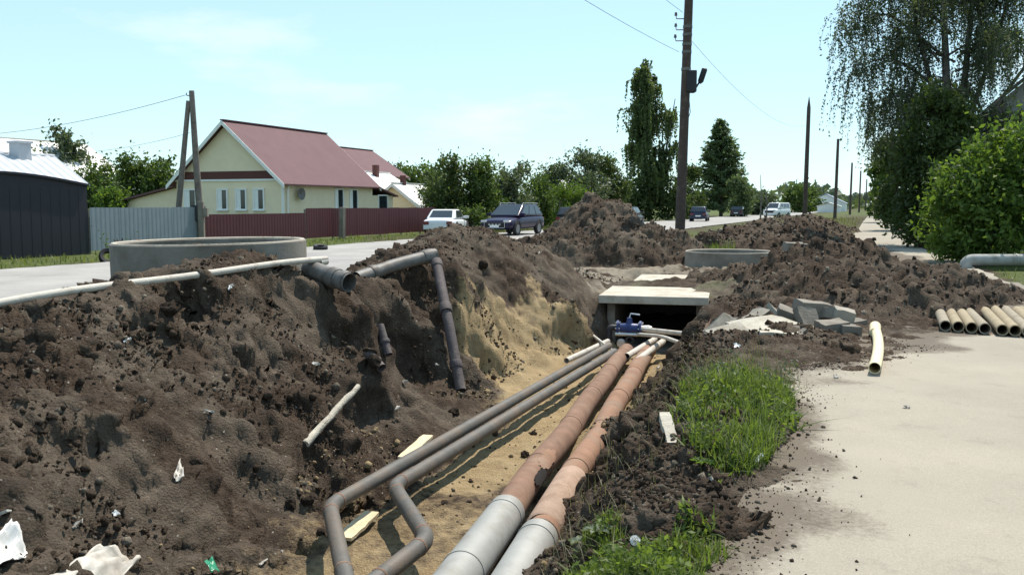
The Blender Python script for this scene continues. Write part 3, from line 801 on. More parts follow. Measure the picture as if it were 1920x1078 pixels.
def ring(name, loc, R, h, wall, label, tilt=(0, 0), m=None, group=None):
    e = empty(name, loc, 0, label, 'concrete ring', group)
    e.rotation_euler = (tilt[0], tilt[1], 0.3)
    r = MB(); c = .012
    r.lathe([(R - wall, 0), (R, 0), (R, h * .33), (R, h * .66), (R, h - c), (R - c, h), (R - wall + c * 1.5, h), (R - wall, h - c * 1.5), (R - wall, h * .5)], 96)
    r.build('wall', m or mat('ring_concrete', (.235, .215, .185), .92, .12, 3, .3, 50, col2=(.145, .125, .10), mix=(.42, .66), mscale=1.6), e, smooth=True)
    rim = MB(); rim.lathe([(R - wall + .022, h + .001), (R - .018, h + .001), (R - .024, h + .009), (R - wall + .03, h + .008)], 96); rim.build('rim', CONC_P, e, smooth=True)  # paler layer paints in the sunlit top edge above the shaded wall
    for a in (.4, 2.5, 4.6):                               # lifting loops
        L = MB(); p = Vector(((R - wall / 2) * math.cos(a), (R - wall / 2) * math.sin(a), h - .03)); t = Vector((-math.sin(a), math.cos(a), 0))
        L.tube(smooth_path([p - t * .05, p - t * .05 + Vector((0, 0, .042)), p + t * .05 + Vector((0, 0, .042)), p + t * .05], .03), .006, 6); L.build('lifting_loop', RUST, e, smooth=True)
    return e
p = at(397, 452, 11.0)
ring('concrete_ring', (p.x, p.y, p.z - .9), 1.13, .9, .09, 'large grey concrete well ring standing on the spoil bank beside the street', (0, -math.radians(.8)))
p = at(1368, 471, 22.7)
ring('concrete_ring', (p.x, p.y, p.z - .62), 1.10, .62, .07, 'grey concrete well ring sunk low behind the duct slabs', (0, 0))

# duct: side walls, floor, cover slabs
def tbox(name, a0, a1, b0, b1, z0, z1, m, parent=None, bevel=.012, rough=0, label=None, cat=None, group=None):
    e = MB(); e.box(b0, b1, a0, a1, z0, z1)
    o = e.build(name, m, parent, bevel=bevel)
    if not parent:
        o.rotation_euler = (0, 0, -TA)
        tag(o, label, cat, group)
    return o
dct = empty('concrete_duct', trench(0, 0), -TA, 'open concrete pipe duct at the end of the trench', 'duct')
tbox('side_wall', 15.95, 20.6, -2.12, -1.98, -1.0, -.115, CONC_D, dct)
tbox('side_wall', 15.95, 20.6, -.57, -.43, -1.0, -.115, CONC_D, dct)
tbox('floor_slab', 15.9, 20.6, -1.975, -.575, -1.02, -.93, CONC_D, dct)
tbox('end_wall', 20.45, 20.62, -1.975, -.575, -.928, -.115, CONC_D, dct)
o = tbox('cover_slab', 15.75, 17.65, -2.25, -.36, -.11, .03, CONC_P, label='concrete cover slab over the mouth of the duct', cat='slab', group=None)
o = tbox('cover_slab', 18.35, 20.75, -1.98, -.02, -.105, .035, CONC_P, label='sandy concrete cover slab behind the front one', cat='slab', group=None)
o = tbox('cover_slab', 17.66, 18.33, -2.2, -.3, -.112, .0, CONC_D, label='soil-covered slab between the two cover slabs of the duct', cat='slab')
mound('dirt_mound', [(3.25, 18.0, .12, .8, .35, .2), (2.6, 18.2, .1, .6, .3, 0), (3.7, 17.2, .16, .5, .8, 0), (4.1, 16.8, .2, .5, .8, 0)], 'thin spill of soil over the duct cover slabs', res=.03, seed=600, dust=.5, rough=.5, green=.35).location.z = .03

# the two big rusty pipes with zinc jackets at the near end
def big_pipe(b, a0, a1, zj, z, R, jacket_from, label, damage=None, mt=RUST):
    e = empty('district_heating_pipe', trench(a0, b, z), -TA, label, 'pipe')
    x = MB(); L = a1 - a0
    n = 40
    path = [(.012 * math.sin(i * .5), L * i / n, .012 * math.sin(i * .33 + b)) for i in range(n + 1)]
    x.tube(path, R, 28, wall=.006)
    body = x.build('pipe_body', mt, e, smooth=True)
    for t in [k for k in np.arange(.9, L, 1.55)]:          # weld seams
        w = MB(); w.lathe([(R - .002, -.012), (R + .006, -.006), (R + .007, .006), (R - .002, .012)], 28, axis=1, c=(.012 * math.sin(t / L * n * .5), t, .012 * math.sin(t / L * n * .33 + b))); w.build('weld_seam', RUST_P, e, smooth=True)
    if jacket_from:
        j = MB(); j.tube([(0, -3.2, zj), (0, -1.2, zj * .4), (0, jacket_from - a0, 0)], R + .022, 32, wall=.004)
        jk = j.build('zinc_jacket', ZINC, e, smooth=True)
        for yy in (-.1 + jacket_from - a0 - .02, jacket_from - a0 - 1.15):
            bnd = MB(); bnd.lathe([(R + .021, -.012), (R + .027, -.01), (R + .027, .01), (R + .021, .012)], 32, axis=1, c=(0, yy, 0 if yy > -1 else zj * .2)); bnd.build('band', ZINC, jk, smooth=True)
    return e
Rp = .118
e = big_pipe(-1.60, 5.2, 14.35, 0, -.70, Rp, 6.45, 'rusty heating pipe with a burst hole and zinc-jacketed end')
pb = big_pipe(-1.27, 5.2, 14.55, -.03, -.72, Rp, 6.05, 'rusty heating pipe lying against the weedy bank', mt=RUST_P)
# burst hole and torn patch on the left pipe, an old wrap on the right pipe
def patch_on(parent, R, y0, y1, a0, a1, m, name, seed):
    r = np.random.default_rng(seed); q = MB(); na, ny = 10, 8; vs, fs = [], []
    for i in range(ny + 1):
        for j in range(na + 1):
            t, s = i / ny, j / na
            wob = 1 - .25 * r.random() if (i in (0, ny) or j in (0, na)) else 1
            y = (y0 + y1) / 2 + (t - .5) * (y1 - y0) * math.sqrt(max(.05, 1 - (2 * s - 1) ** 2 * .85)) * wob
            a = (a0 + a1) / 2 + (s - .5) * (a1 - a0) * wob
            vs.append((R * math.cos(a), y, R * math.sin(a)))
    for i in range(ny):
        for j in range(na):
            k = i * (na + 1) + j; fs.append((k, k + 1, k + na + 2, k + na + 1))
    q.add(vs, fs); return q.build(name, m, parent, smooth=True)
HOLE = mat('hole_dark', (.012, .010, .009), .95, .3, 12)  # near-black for patches on the uncut pipe, painting the dark inside of openings
patch_on(e, Rp + .014, 1.75, 2.2, .15, .95, HOLE, 'burst_hole', 3)
patch_on(e, Rp + .010, 2.1, 2.75, .3, 1.5, RUST_P, 'torn_patch', 4)
patch_on(e, Rp + .012, 8.3, 8.75, -.1, .7, HOLE, 'cut_opening', 5)
wrp = MB(); wrp.lathe([(Rp + .004, 1.0), (Rp + .02, 1.03), (Rp + .022, 2.05), (Rp + .018, 2.2), (Rp + .004, 2.22)], 28, axis=1)
wrp.build('old_wrap', mat('faded_pink_wrap', (.36, .25, .185), .9, .2, 8, .3, 60, col2=(.25, .16, .11), mix=(.45, .7)), pb, smooth=True)

# two dull steel pipes with elbows on the sand side
def run(name, pts, R, m, label, rad=.16, seg=16, wall=.005, welds=True, cat='pipe'):
    c = Vector(pts[0]); e = empty(name, c, 0, label, cat)
    path = smooth_path([Vector(q) - c for q in pts], rad, 8)
    x = MB(); x.tube(subdiv(path, .6), R, seg, wall=wall); x.build('pipe_body', m, e, smooth=True)
    if welds:
        for i in range(1, len(pts) - 1):
            for q in (pts[i - 1], pts[i + 1]):
                d = (Vector(q) - Vector(pts[i])).normalized(); k = Vector(pts[i]) + d * rad * 1.02 - c
                w = MB(); w.tube([k - d * .01, k - d * .004, k + d * .004, k + d * .01], [R + .0005, R + .005, R + .005, R + .0005], seg, cap=False); w.build('weld_seam', RUST, e, smooth=True)
    return e
A0 = onz(1142, 648, -.56); A1 = onz(618, 948, -.56)
A2 = onz(648, 1085, -.60); A3 = A2 + Vector((.35, -1.2, -.1))
run('steel_pipe', [A0, A1, A2, A3], .056, STEEL, 'dull grey steel pipe on the outer side turning toward the zinc jacket end', .12)
B0 = onz(1152, 660, -.62); B1 = onz(738, 912, -.62); B2 = onz(802, 1012, -.64); B3 = onz(690, 1100, -.66); B4 = B3 + Vector((-.5, -.8, 0))
run('steel_pipe', [B0, B1, B2, B3, B4], .060, STEEL, 'dull grey steel pipe with a double bend between the rusty and outer pipes', .13)
C0 = onz(1140, 640, -.62); C1 = onz(1062, 676, -.72)
run('short_pipe', [C0, C1], .045, PALE, 'short pale pipe end resting on the sand by the valve', welds=False)
# pale thin pipes that carry on to the duct
E0 = onz(1175, 668, -.66); E1 = onz(1228, 636, -.62)
run('thin_pipe', [E0, E1], .048, PALE, 'pale thin pipe emerging beside the left rusty pipe end', welds=False)
E0 = onz(1195, 676, -.66); E1 = onz(1243, 640, -.62)
run('thin_pipe', [E0, E1], .05, PALE, 'pale thin pipe emerging between the two rusty pipe ends', welds=False)
# valve assembly
vx = at(1180, 615, 14.9)
va = empty('gate_valve', vx, -TA, 'blue gate valve with pipe stubs in front of the duct', 'valve')
q = MB(); q.lathe([(.0, -.16), (.075, -.15), (.08, -.05), (.11, 0), (.08, .05), (.075, .15), (0, .16)], 20, axis=0); q.build('valve_body', BLUE, va, smooth=True)
for s in (-1, 1):
    q = MB(); q.lathe([(.03, s * .17), (.125, s * .17), (.125, s * .2), (.03, s * .2)], 24, axis=0); fl = q.build('flange', BLUE, va, smooth=True)
    for k in range(6):
        a = k * math.pi / 3; q = MB(); q.tube([(s * .15, .1 * math.cos(a), .1 * math.sin(a)), (s * .225, .1 * math.cos(a), .1 * math.sin(a))], .012, 6); q.build('bolt', CHROME, fl, smooth=True)
q = MB(); q.tube([(0, 0, .05), (0, 0, .17)], [.06, .04], 14); q.build('bonnet', BLUE, va, smooth=True)
q = MB(); q.tube([(0, 0, .17), (.02, .02, .24), (.17, .0, .225)], .014, 8); q.build('handle', CHROME, va, smooth=True)
q = MB(); q.tube([(.2, 0, 0), (.32, 0, .005), (.36, -.02, -.01)], .05, 12); q.build('pipe_stub', CHROME, va, smooth=True)
q = MB(); q.tube(smooth_path([(-.2, 0, 0), (-.33, -.02, 0), (-.34, -.06, -.3)], .1), .055, 12); q.build('elbow', mat('dark_plastic', (.03, .028, .03), .5), va, smooth=True)
q = MB(); q.lathe([(0, -.02), (.06, -.02), (.075, 0), (.06, .02), (0, .02)], 18, axis=1, c=(-.12, -.12, -.24)); q.build('end_cap', CHROME, va, smooth=True)
q = MB(); q.lathe([(.04, -.02), (.075, -.02), (.075, .02), (.04, .02)], 18, axis=1, c=(.02, -.1, -.19)); q.build('collar', mat('dark_plastic', (.03, .028, .03), .5), va, smooth=True)
q = MB(); q.tube([(-.22, -.1, -.09), (.15, -.1, -.095)], .028, 10); q.build('drain_pipe', CHROME, va, smooth=True)
run('thin_pipe', [at(1202, 617, 14.85), at(1322, 630, 13.2)], .038, PALE, 'upper pale pipe from the blue valve to the right bank', welds=False)
run('thin_pipe', [at(1196, 627, 14.75), at(1240, 630, 14.1), at(1308, 655, 12.6)], .03, PALE, 'lower bowed pipe from the blue valve to the right bank', rad=.8, welds=False)
run('thin_rod', [at(1108, 626, 14.9), at(1168, 672, 13.4)], .022, PALE, 'thin pale rod leaning across the steel pipes by the valve', welds=False, cat='rod')
# rusty angle post on the right bank
po = empty('angle_post', at(1296, 690, 11.2), 0, 'rusty steel angle leaning on the right trench bank beside the duct', 'post')
d = at(1330, 606, 11.8) - at(1296, 690, 11.2)
q = MB(); q.beam((0, 0, -.1), d, .08, .012); q.build('flange', RUST, po)
q = MB(); s_, u_ = frame_of(d); q.beam(Vector((0, 0, -.1)) + s_ * .034 + u_ * .046, d + s_ * .034 + u_ * .046, .012, .08); q.build('web', RUST, po)

# pale pipe on the crest of the spoil
p0, p1 = at(-60, 584, 6.9), at(612, 490, 10.45)
cr = empty('long_pipe', p0, 0, 'long thin pale pipe lying along the crest of the left spoil bank', 'pipe')
q = MB(); L = p1 - p0
q.tube([L * t + Vector((0, 0, .035 * math.sin(t * 3.1) + .012 * math.sin(t * 9) + .02 - (.09 * t * t if t < 0 else 0))) for t in np.linspace(-.5, 1, 34)], .034, 16, wall=.005); q.build('pipe_body', PALE, cr, smooth=True)
q = MB(); k = L.normalized(); q.tube([L * .985 - k * .06, L * .985 + k * .06], .041, 16, cap=False); q.build('coupling', PALE, cr, smooth=True)

# plastic drain elbow and pipe on the bank
def fitting(name, pts, R, m, label, socks, rad=.12, cat='drain pipe'):
    c = Vector(pts[0]); e = empty(name, c, 0, label, cat)
    path = smooth_path([Vector(q) - c for q in pts], rad, 6)
    x = MB(); x.tube(path, R, 22, wall=.006); x.build('pipe_body', m, e, smooth=True)
    for (i, t, l_) in socks:
        a, b = Vector(pts[i]) - c, Vector(pts[i + 1]) - c; d = (b - a).normalized(); k = a.lerp(b, t)
        x = MB(); x.tube([k, k + d * .02, k + d * l_ * .8, k + d * l_], [R + .008, R + .014, R + .014, R + .009], 22, wall=.008); x.build('socket', m, e, smooth=True)
    return e
fitting('drain_elbow', [at(578, 503, 10.35), at(606, 514, 10.2), at(655, 530, 9.95)], .105, GREYPL, 'grey plastic drain elbow at the end of the long pale pipe', [(0, .1, .08), (1, .3, .12), (1, .72, .09)], .1)
fitting('drain_pipe', [at(668, 522, 11.3), at(740, 497, 11.9), at(790, 484, 12.2), at(816, 477, 12.35)], .085, GREYPL, 'dusty grey drain pipe sloping up to the top of the earth mound', [(0, .35, .1), (2, .1, .16)], .1)
hA, hB = hit_ground(822, 505), hit_ground(862, 722)
dA, dB = min(12.2, hA.y - .05), hB.y - .1
fitting('downpipe', [at(818, 490, dA), at(838, 590, (dA + dB) / 2 - .12), at(864, 732, dB)], 0.066, CAST, 'dark iron pipe running down the cut earth face', [(0, .0, .12), (0, .82, .14), (1, .62, .1)], .3)
for (u0, v0, u1, v1, lab) in ((712, 610, 728, 665, 'upper grey pipe stub poking out of the cut bank'), (688, 660, 716, 690, 'lower grey pipe stub poking out of the cut bank')):
    dq = min(hit_ground(u1, v1).y, hit_ground(u0, v0).y)
    fitting('pipe_stub', [at(u0, v0, dq + .14), at(u1, v1, dq - .03)], .05, CAST, lab, [(0, .5, .05)])
fitting('buried_pipe', [at(1095, 590, 16.6), at(1075, 618, 15.1)], .14, CAST, 'wide dark pipe mouth in the earth beside the duct', [(0, .7, .1)])

# pieces of timber
def stick(name, p, q, r0, r1, m, label, cat='stick', flat=None):
    p, q = Vector(p), Vector(q); L = q - p
    x = MB()
    if flat:
        n = 7; s_, u_ = frame_of(L); vs = []; fs = []
        for i in range(n + 1):
            c = L * (i / n) + u_ * random.uniform(-.003, .003); w = flat[0] * (1 + random.uniform(-.08, .08)) * (1 if 0 < i < n else random.uniform(.9, 1.0)) / 2
            for (a, b) in ((-1, -1), (1, -1), (1, 1), (-1, 1)): vs.append(c + s_ * a * w + u_ * b * flat[1] / 2)
        for i in range(n):
            for j in range(4): fs.append((i * 4 + j, i * 4 + (j + 1) % 4, i * 4 + 4 + (j + 1) % 4, i * 4 + 4 + j))
        fs += [(3, 2, 1, 0), (n * 4, n * 4 + 1, n * 4 + 2, n * 4 + 3)]
        x.add(vs, fs)
    else:
        n = 9
        x.tube([L * (i / n) + Vector((random.uniform(-1, 1), random.uniform(-1, 1), random.uniform(-1, 1))) * .006 for i in range(n + 1)], [r0 + (r1 - r0) * i / n + random.uniform(-.003, .003) for i in range(n + 1)], 9)
    o = x.build(name, m, None, smooth=not flat, loc=p)
    return tag(o, label, cat)
g1 = hit_ground(572, 848); g2 = hit_ground(672, 732)
stick('wooden_stick', g1 + Vector((0, 0, .03)), at(672, 732, min(g1.y + .75, g2.y)) + Vector((0, 0, .04)), 0.036, .026, mat('bleached_wood', (.46, .41, .33), .85, .3, 12, .4, 60, col2=(.24, .19, .14), mix=(.5, .7), mscale=9), 'weathered grey wooden stick leaning on the soil slope')
g1 = hit_ground(755, 868); g2 = hit_ground(803, 826)
stick('plank', g1 + Vector((0, 0, .03)), g2 + Vector((0, 0, .05)), 0, 0, PLANK, 'pale sawn board end sticking out behind the steel pipes', 'plank', (.11, .025))
g1 = hit_ground(645, 1018); g2 = hit_ground(698, 975)
stick('plank', g1 + Vector((0, 0, .03)), g2 + Vector((0, 0, .06)), 0, 0, PLANK, 'short pale board lying under the pipe bend on the trench floor', 'plank', (.13, .025))
g1 = onz(1262, 835, .05); g2 = onz(1246, 795, .12)
stick('concrete_post', g1, g2 + Vector((0, .02, .06)), 0, 0, CONC_P, 'pale concrete stub at the edge of the tall weeds', 'post', (.075, .05))

# broken slabs and bricks
def chunk(outline, thick, seed, m, name='slab'):
    """broken slab: ragged outline, uneven faces"""
    r = np.random.default_rng(seed); x = MB(); pts = []
    for (a, b), (c, d) in zip(outline, outline[1:] + outline[:1]):
        k = 3
        for i in range(k):
            t = i / k; pts.append((a + (c - a) * t + r.normal(0, .012), b + (d - b) * t + r.normal(0, .012)))
    n = len(pts); vs = []
    for (a, b) in pts: vs.append((a * .985, b * .985, r.normal(0, .006)))
    for (a, b) in pts: vs.append((a, b, thick * .5 + r.normal(0, .006)))
    for (a, b) in pts: vs.append((a * .98, b * .98, thick + r.normal(0, .006)))
    fs = [tuple(range(n))[::-1], tuple(range(2 * n, 3 * n))]
    for L_ in (0, n):
        fs += [(L_ + i, L_ + (i + 1) % n, L_ + n + (i + 1) % n, L_ + n + i) for i in range(n)]
    x.add(vs, fs); return x
def rect(w, d, sk=0.0): return [(-w / 2 + sk, -d / 2), (w / 2 + sk, -d / 2), (w / 2 - sk, d / 2), (-w / 2 - sk, d / 2)]
def rubble(name, u, v, d, outl, th, rot, m, label, cat, seed):
    o = chunk(outl, th, seed, m).build(name, m, None)
    o.location = at(u, v, d) - Vector((0, 0, .03)); o.rotation_euler = tuple(math.radians(t) for t in rot)
    return tag(o, label, cat)
rubble('broken_slab', 1378, 632, 10.9, rect(.46, .5, .05), .05, (28, -12, 12), CONC_P, 'broken concrete slab tilted down toward the angle post', 'slab', 1)
rubble('broken_slab', 1432, 608, 11.2, rect(.66, .42, .1), .05, (14, -7, 14), CONC_P, 'long thin broken slab lying across the top of the rubble', 'slab', 2)
rubble('broken_slab', 1462, 618, 10.8, rect(.5, .34, -.06), .04, (10, 3, -2), CONC_P, 'bright broken slab propped over a dark gap in the rubble', 'slab', 3)
rubble('broken_slab', 1510, 598, 11.6, rect(.3, .3, .03), .1, (60, 10, 20), CONC_D, 'dark broken slab standing on edge in the rubble', 'slab', 4)
rubble('concrete_block', 1520, 592, 12.0, rect(.42, .3), .22, (4, 6, 8), CONC_D, 'big square concrete block at the back of the rubble', 'block', 5)
rubble('concrete_block', 1560, 594, 11.8, rect(.2, .24), .14, (-8, 14, 30), CONC_D, 'concrete lump between the big block and the brick stack', 'block', 6)
rubble('concrete_block', 1580, 598, 11.7, rect(.24, .26), .16, (6, 12, -12), CONC, 'tilted pale-topped block on top of the brick stack', 'block', 7)
rubble('concrete_block', 1562, 628, 11.3, rect(.34, .3), .2, (2, -4, 10), CONC_D, 'grey block carrying the tilted block beside the path', 'block', 8)
rubble('concrete_block', 1590, 640, 11.2, rect(.22, .28), .24, (0, 5, -6), CONC_D, 'upright grey block facing the yellow pipe', 'block', 9)
rubble('brick', 1530, 652, 10.9, rect(.25, .14), .08, (0, 14, -24), CONC, 'grey brick slipping off the rubble onto the soil', 'brick', 10)
rubble('brick', 1620, 646, 11.0, rect(.34, .2), .09, (0, 0, -4), CONC_D, 'flat dark brick on the path next to the yellow pipe', 'brick', 11)
rubble('brick', 1618, 632, 11.6, rect(.34, .16), .09, (0, 0, 6), CONC_D, 'second flat brick lying behind the flat one beside the yellow pipe', 'brick', 12)
rubble('broken_slab', 1455, 587, 11.9, rect(.28, .24, .03), .05, (35, 30, 40), CONC, 'small broken slab propped like a tent above the rubble', 'slab', 13)
rubble('concrete_block', 1492, 634, 10.8, rect(.2, .2, .02), .13, (10, -25, 35), CONC_D, 'dark angular lump under the bright slab', 'block', 14)
rubble('concrete_block', 1540, 618, 11.5, rect(.3, .25), .1, (4, -10, 0), CONC, 'pale rough concrete lump in the middle of the rubble', 'block', 15)
rubble('broken_slab', 1345, 612, 11.6, rect(.5, .2, .03), .04, (35, -38, 10), WOOD, 'bent thin strip arching beside the angle post', 'slab', 16)
rubble('broken_slab', 1700, 528, 14.3, rect(.62, .4, .06), .06, (12, 4, 10), CONC_P, 'flat pale slab half buried in the earth heap on the path', 'slab', 17)
rubble('brick', 1490, 470, 19.6, rect(.45, .3), .2, (4, 4, 10), CONC_D, 'square dark block on the crest of the earth heap', 'block', 18)

for i, (u, v, d, w_, d_, t_, rot, lab) in enumerate(((1405, 640, 10.7, .2, .16, .07, (10, 20, 30), 'small broken lump under the tilted slab by the angle post'), (1440, 641, 10.6, .14, .12, .08, (20, -10, 60), 'small broken lump under the long thin slab'), (1508, 640, 10.7, .24, .12, .07, (0, 8, -10), 'half brick below the dark angular lump'), (1545, 648, 10.8, .16, .14, .1, (12, -14, 20), 'broken brick in front of the grey block'),
                                                  (1600, 612, 12.0, .26, .2, .12, (6, -8, 15), 'concrete lump behind the upright grey block'), (1478, 590, 11.8, .3, .2, .1, (15, 20, -20), 'concrete lump left of the big square block'), (1418, 590, 12.1, .34, .16, .06, (20, -25, 25), 'small slab poking from the soil above the long thin slab'), (1585, 655, 10.7, .15, .12, .06, (0, 10, 40), 'brick piece on the soil by the yellow pipe'))):
    rubble('rubble_piece', u, v, d, rect(w_, d_, .02), t_, rot, CONC_D if i % 3 else CONC, lab, 'rubble', 40 + i)
# yellow pvc pipe on the path
y0, y1 = onz(1640, 690, .075), onz(1641, 612, .10)
yp = empty('yellow_pipe', y0, 0, 'short pale yellow pipe with a socket end on the path', 'pipe')
L = y1 - y0; L.z = 0; k = L.normalized(); sd = Vector((k.y, -k.x, 0))
q = MB(); q.tube([L * t + sd * .035 * math.sin(t * 3.1) for t in np.linspace(0, 1, 12)], .056, 20, wall=.005); q.build('pipe_body', YELPVC, yp, smooth=True)
q = MB(); q.tube([L * .86, L * .87, L * .93, L * .94], [.058, .068, .068, .058], 20); q.build('socket_ring', YELPVC, yp, smooth=True)
q = MB(); q.tube([L * .94, L * 1.06], [.062, .070], 20, wall=.008); q.build('socket', YELPVC, yp, smooth=True)

# row of cement pipes on the path
PR = .069
def cement_pipe(u, v, tint, k):
    p = onz(u, v, PR + .012); e = empty('cement_pipe', p, math.radians(random.uniform(-1.0, 1.0)) - math.radians(22), None, 'pipe', 'cement pipes in a row on the footpath')
    q = MB(); q.tube([(0, t, 0) for t in np.linspace(0, 2.4, 8)], PR, 24, wall=.010); q.build('pipe_body', tint, e, smooth=True)
    q = MB(); q.tube([(0, 0.002, 0), (0, .03, 0)], PR + .0015, 24, wall=.0125); q.build('rim', tint, e, smooth=True)
    e['label'] = 'tan cement pipe lying side by side with others on the path'
    return e
A2_ = mat('asbestos_cement_grey', (.29, .25, .19), .9, .14, 5, .25, 60, col2=(.20, .16, .115), mix=(.5, .75), mscale=3)
f0 = onz(1774, 613, PR); f1 = onz(1906, 621, PR); dv = (f1 - f0); 
for i in range(18):
    step = .1415 * i + (.03 if i > 3 else 0) + (.02 if i > 7 else 0)
    p = f0 + dv.normalized() * step
    e = cement_pipe(1774, 613, ASBEST if i % 3 else A2_, i); e.location = (p.x, p.y + random.uniform(-.03, .03) - (.05 if 3 < i < 8 else 0), PR + .012)
    e['label'] = 'first tan cement pipe of the row, next to the yellow pipe side' if i == 0 else 'tan cement pipe in the set of four before the first gap of the row' if i < 4 else 'tan cement pipe in the second set of four after the first gap' if i < 8 else 'tan cement pipe in the last long set of the row on the path'

# grey heating pipe that bends up out of the verge
hp = onz(1810, 503, 0.0)
h1 = at(1812, 482, hp.y); 
hs = empty('heating_pipe', (hp.x, hp.y, 0), 0, 'grey insulated heating pipe bending out of the verge by the big bush', 'pipe')
q = MB(); q.tube(smooth_path([(0, 0, -.3), (0, 0, .21), (2.6, -.25, .23), (6, -.6, .24)], .2, 8), .15, 24); q.build('pipe_body', mat('grey_wrap', (.33, .33, .31), .85, .2, 5, .4, 30, col2=(.2, .19, .17), mix=(.5, .7)), hs, smooth=True)
for xx in (1.2, 2.5, 3.9): 
    q = MB(); q.lathe([(.148, -.02), (.158, -.02), (.158, .02), (.148, .02)], 24, axis=0, c=(xx, -.098 * xx, .222)); q.build('band', ZINC, hs, smooth=True)
for i in range(5):
    k0 = street(2.62, 20.0 + i * -1.02); x = MB(); x.box(-.075, .075, -.5, .5, -.12, .07 + .012 * (i % 2)); o = x.build('kerb_stone', CONC_D, None, bevel=.015)
    o.location = (k0.x, k0.y, 0); o.rotation_euler = (0, .02 * (i % 3 - 1), -ST + .02 * (i % 2)); tag(o, 'worn concrete kerb stone along the path edge near the heating pipe', 'kerb', 'kerb stones by the heating pipe')
# ================================================================== HOUSES, FENCES, POLES, WIRES
YELLOW = mat('yellow_siding', (.80, .68, .49), .75, .06, 2, .05, 8)
MAROON = mat('maroon_metal_roof', (.135, .072, .078), .75, .10, 1.2, .1, 5, spec=.2)
MAROON_F = mat('maroon_fence_sheet', (.085, .02, .025), .6, .12, 2, 0, spec=.4)
GREY_F = mat('grey_fence_sheet', (.20, .235, .26), .55, .10, 2, 0, spec=.4)
NAVY = mat('navy_garage_sheet', (.011, .013, .021), .5, .12, 2, 0, spec=.4)
WHITE = mat('white_paint', (.78, .78, .76), .6, .05, 4)
SLATE = mat('pale_slate_roof', (.44, .46, .49), .8, .1, 2, .1, 10)
SLATE_W = mat('white_slate_roof', (.78, .77, .74), .8, .08, 2, .1, 10)
GLASS = mat('dark_window_glass', (.02, .028, .035), .08, .2, 2, spec=.6)
BROWN = mat('brown_frieze', (.10, .035, .03), .7, .1, 3)
POLEW = mat('dark_tarred_wood', (.075, .055, .045), .9, .25, 6, .5, 40, col2=(.14, .11, .09), mix=(.5, .72), mscale=4)
POLEG = mat('grey_pole_wood', (.17, .15, .13), .9, .2, 6, .4, 40, col2=(.09, .075, .06), mix=(.5, .72), mscale=4)
WIRE = mat('cable_black', (.05, .05, .055), .6, .1)

def window(parent, face, c, w, h, z0, curtain=.5):
    """face 'y': wall plane y=c[1] facing -y; face 'x': wall plane x facing +x"""
    def bx_(u0, u1, z0_, z1_, d0, d1):
        q = MB()
        if face == 'y': q.box(c[0] + u0, c[0] + u1, c[1] - d1, c[1] - d0, z0_, z1_)
        else: q.box(c[0] + d0, c[0] + d1, c[1] + u0, c[1] + u1, z0_, z1_)
        return q
    win = bx_(-w / 2, w / 2, z0, z0 + h, .003, .02).build('window', GLASS, parent)
    f = MB()
    for (u0, u1, a, b) in ((-w / 2 - .05, -w / 2 + .03, z0 - .04, z0 + h + .05), (w / 2 - .03, w / 2 + .05, z0 - .04, z0 + h + .05), (-w / 2 + .03, w / 2 - .03, z0 - .04, z0 + .03), (-w / 2 + .03, w / 2 - .03, z0 + h - .03, z0 + h + .05)):
        b_ = bx_(u0, u1, a, b, .003, .06); f.add(b_.v, b_.f)
    f.build('frame', WHITE, win)
    bx_(-w / 2 - .09, w / 2 + .09, z0 - .075, z0 - .042, .003, .13).build('sill', WHITE, win)
    if curtain: bx_(-w / 2 + .03, -w / 2 + .03 + (w - .06) * curtain, z0 + .03, z0 + h - .03, .021, .035).build('roller_blind', WHITE, win)
    return win
def gable_house(name, corner, w, L, hw, hr, wall, roof, label, over=.35, cat='house', wins=True, bargeboard=WHITE):
    """local x: away from the street is -x; ridge along y"""
    e = empty(name, (corner.x, corner.y, 0), -ST, label, cat)
    q = MB(); q.box(-w, 0, 0, L, -.2, hw); q.build('wall', wall, e)
    for (y0, y1, nm) in ((.0, .14, 'gable'), (L - .14, L, 'gable')):
        q = MB(); q.prism([(-w, hw + .002), (0, hw + .002), (-w / 2, hr - .1)], 1, y0, y1); q.build(nm, wall, e)
    sl = (hr - hw) / (w / 2)
    for s in (1, -1):
        x0, x1 = -w / 2, (over if s > 0 else -w - over)
        ze = hw - over * sl
        q = MB(); t = .07
        q.prism([(x0, hr), (x1, ze), (x1, ze + t), (x0, hr + t)], 1, -over, L + over)
        r = q.build('roof', roof, e)
        if bargeboard:
            for yy in (-over - .03, L + over + .001):
                b = MB(); b.prism([(x0, hr - .17), (x1, ze - .17), (x1, ze + .06), (x0, hr + .06)], 1, yy, yy + .028); b.build('bargeboard', bargeboard, e)
    q = MB(); q.box(-w / 2 - .12, -w / 2 + .12, -over, L + over, hr + .06, hr + .12); q.build('ridge_cap', roof, e)
    return e
H0 = at(532, 440, 47)
hs = gable_house('yellow_house', H0, 6.9, 9.0, 2.95, 5.95, YELLOW, MAROON, 'yellow one-storey house with maroon metal gable roof behind the fence', .38)
b = MB(); b.prism([(-6.75, 2.97), (-.15, 2.97), (-.62, 3.38), (-6.28, 3.38)], 1, -.045, -.012); b.build('frieze', BROWN, hs)
b = MB(); b.box(-6.95, .05, -.06, -.012, 2.86, 2.965); b.build('frieze_board', WHITE, hs)
b = MB(); b.box(-.06, .05, -.05, .06, 0, 2.85); b.build('corner_board', WHITE, hs)
def gx_of(u): k = (u - 960) / F; return (k * H0.y - H0.x) / (SN.x - k * SN.y)
def gy_of(u): k = (u - 960) / F; return (k * H0.y - H0.x) / (SD.x - k * SD.y)
for u, w in ((360, .75), (420, .62), (455, .62), (488, .62)): window(hs, 'y', (gx_of(u), 0), w, 1.05, 1.38, .45)
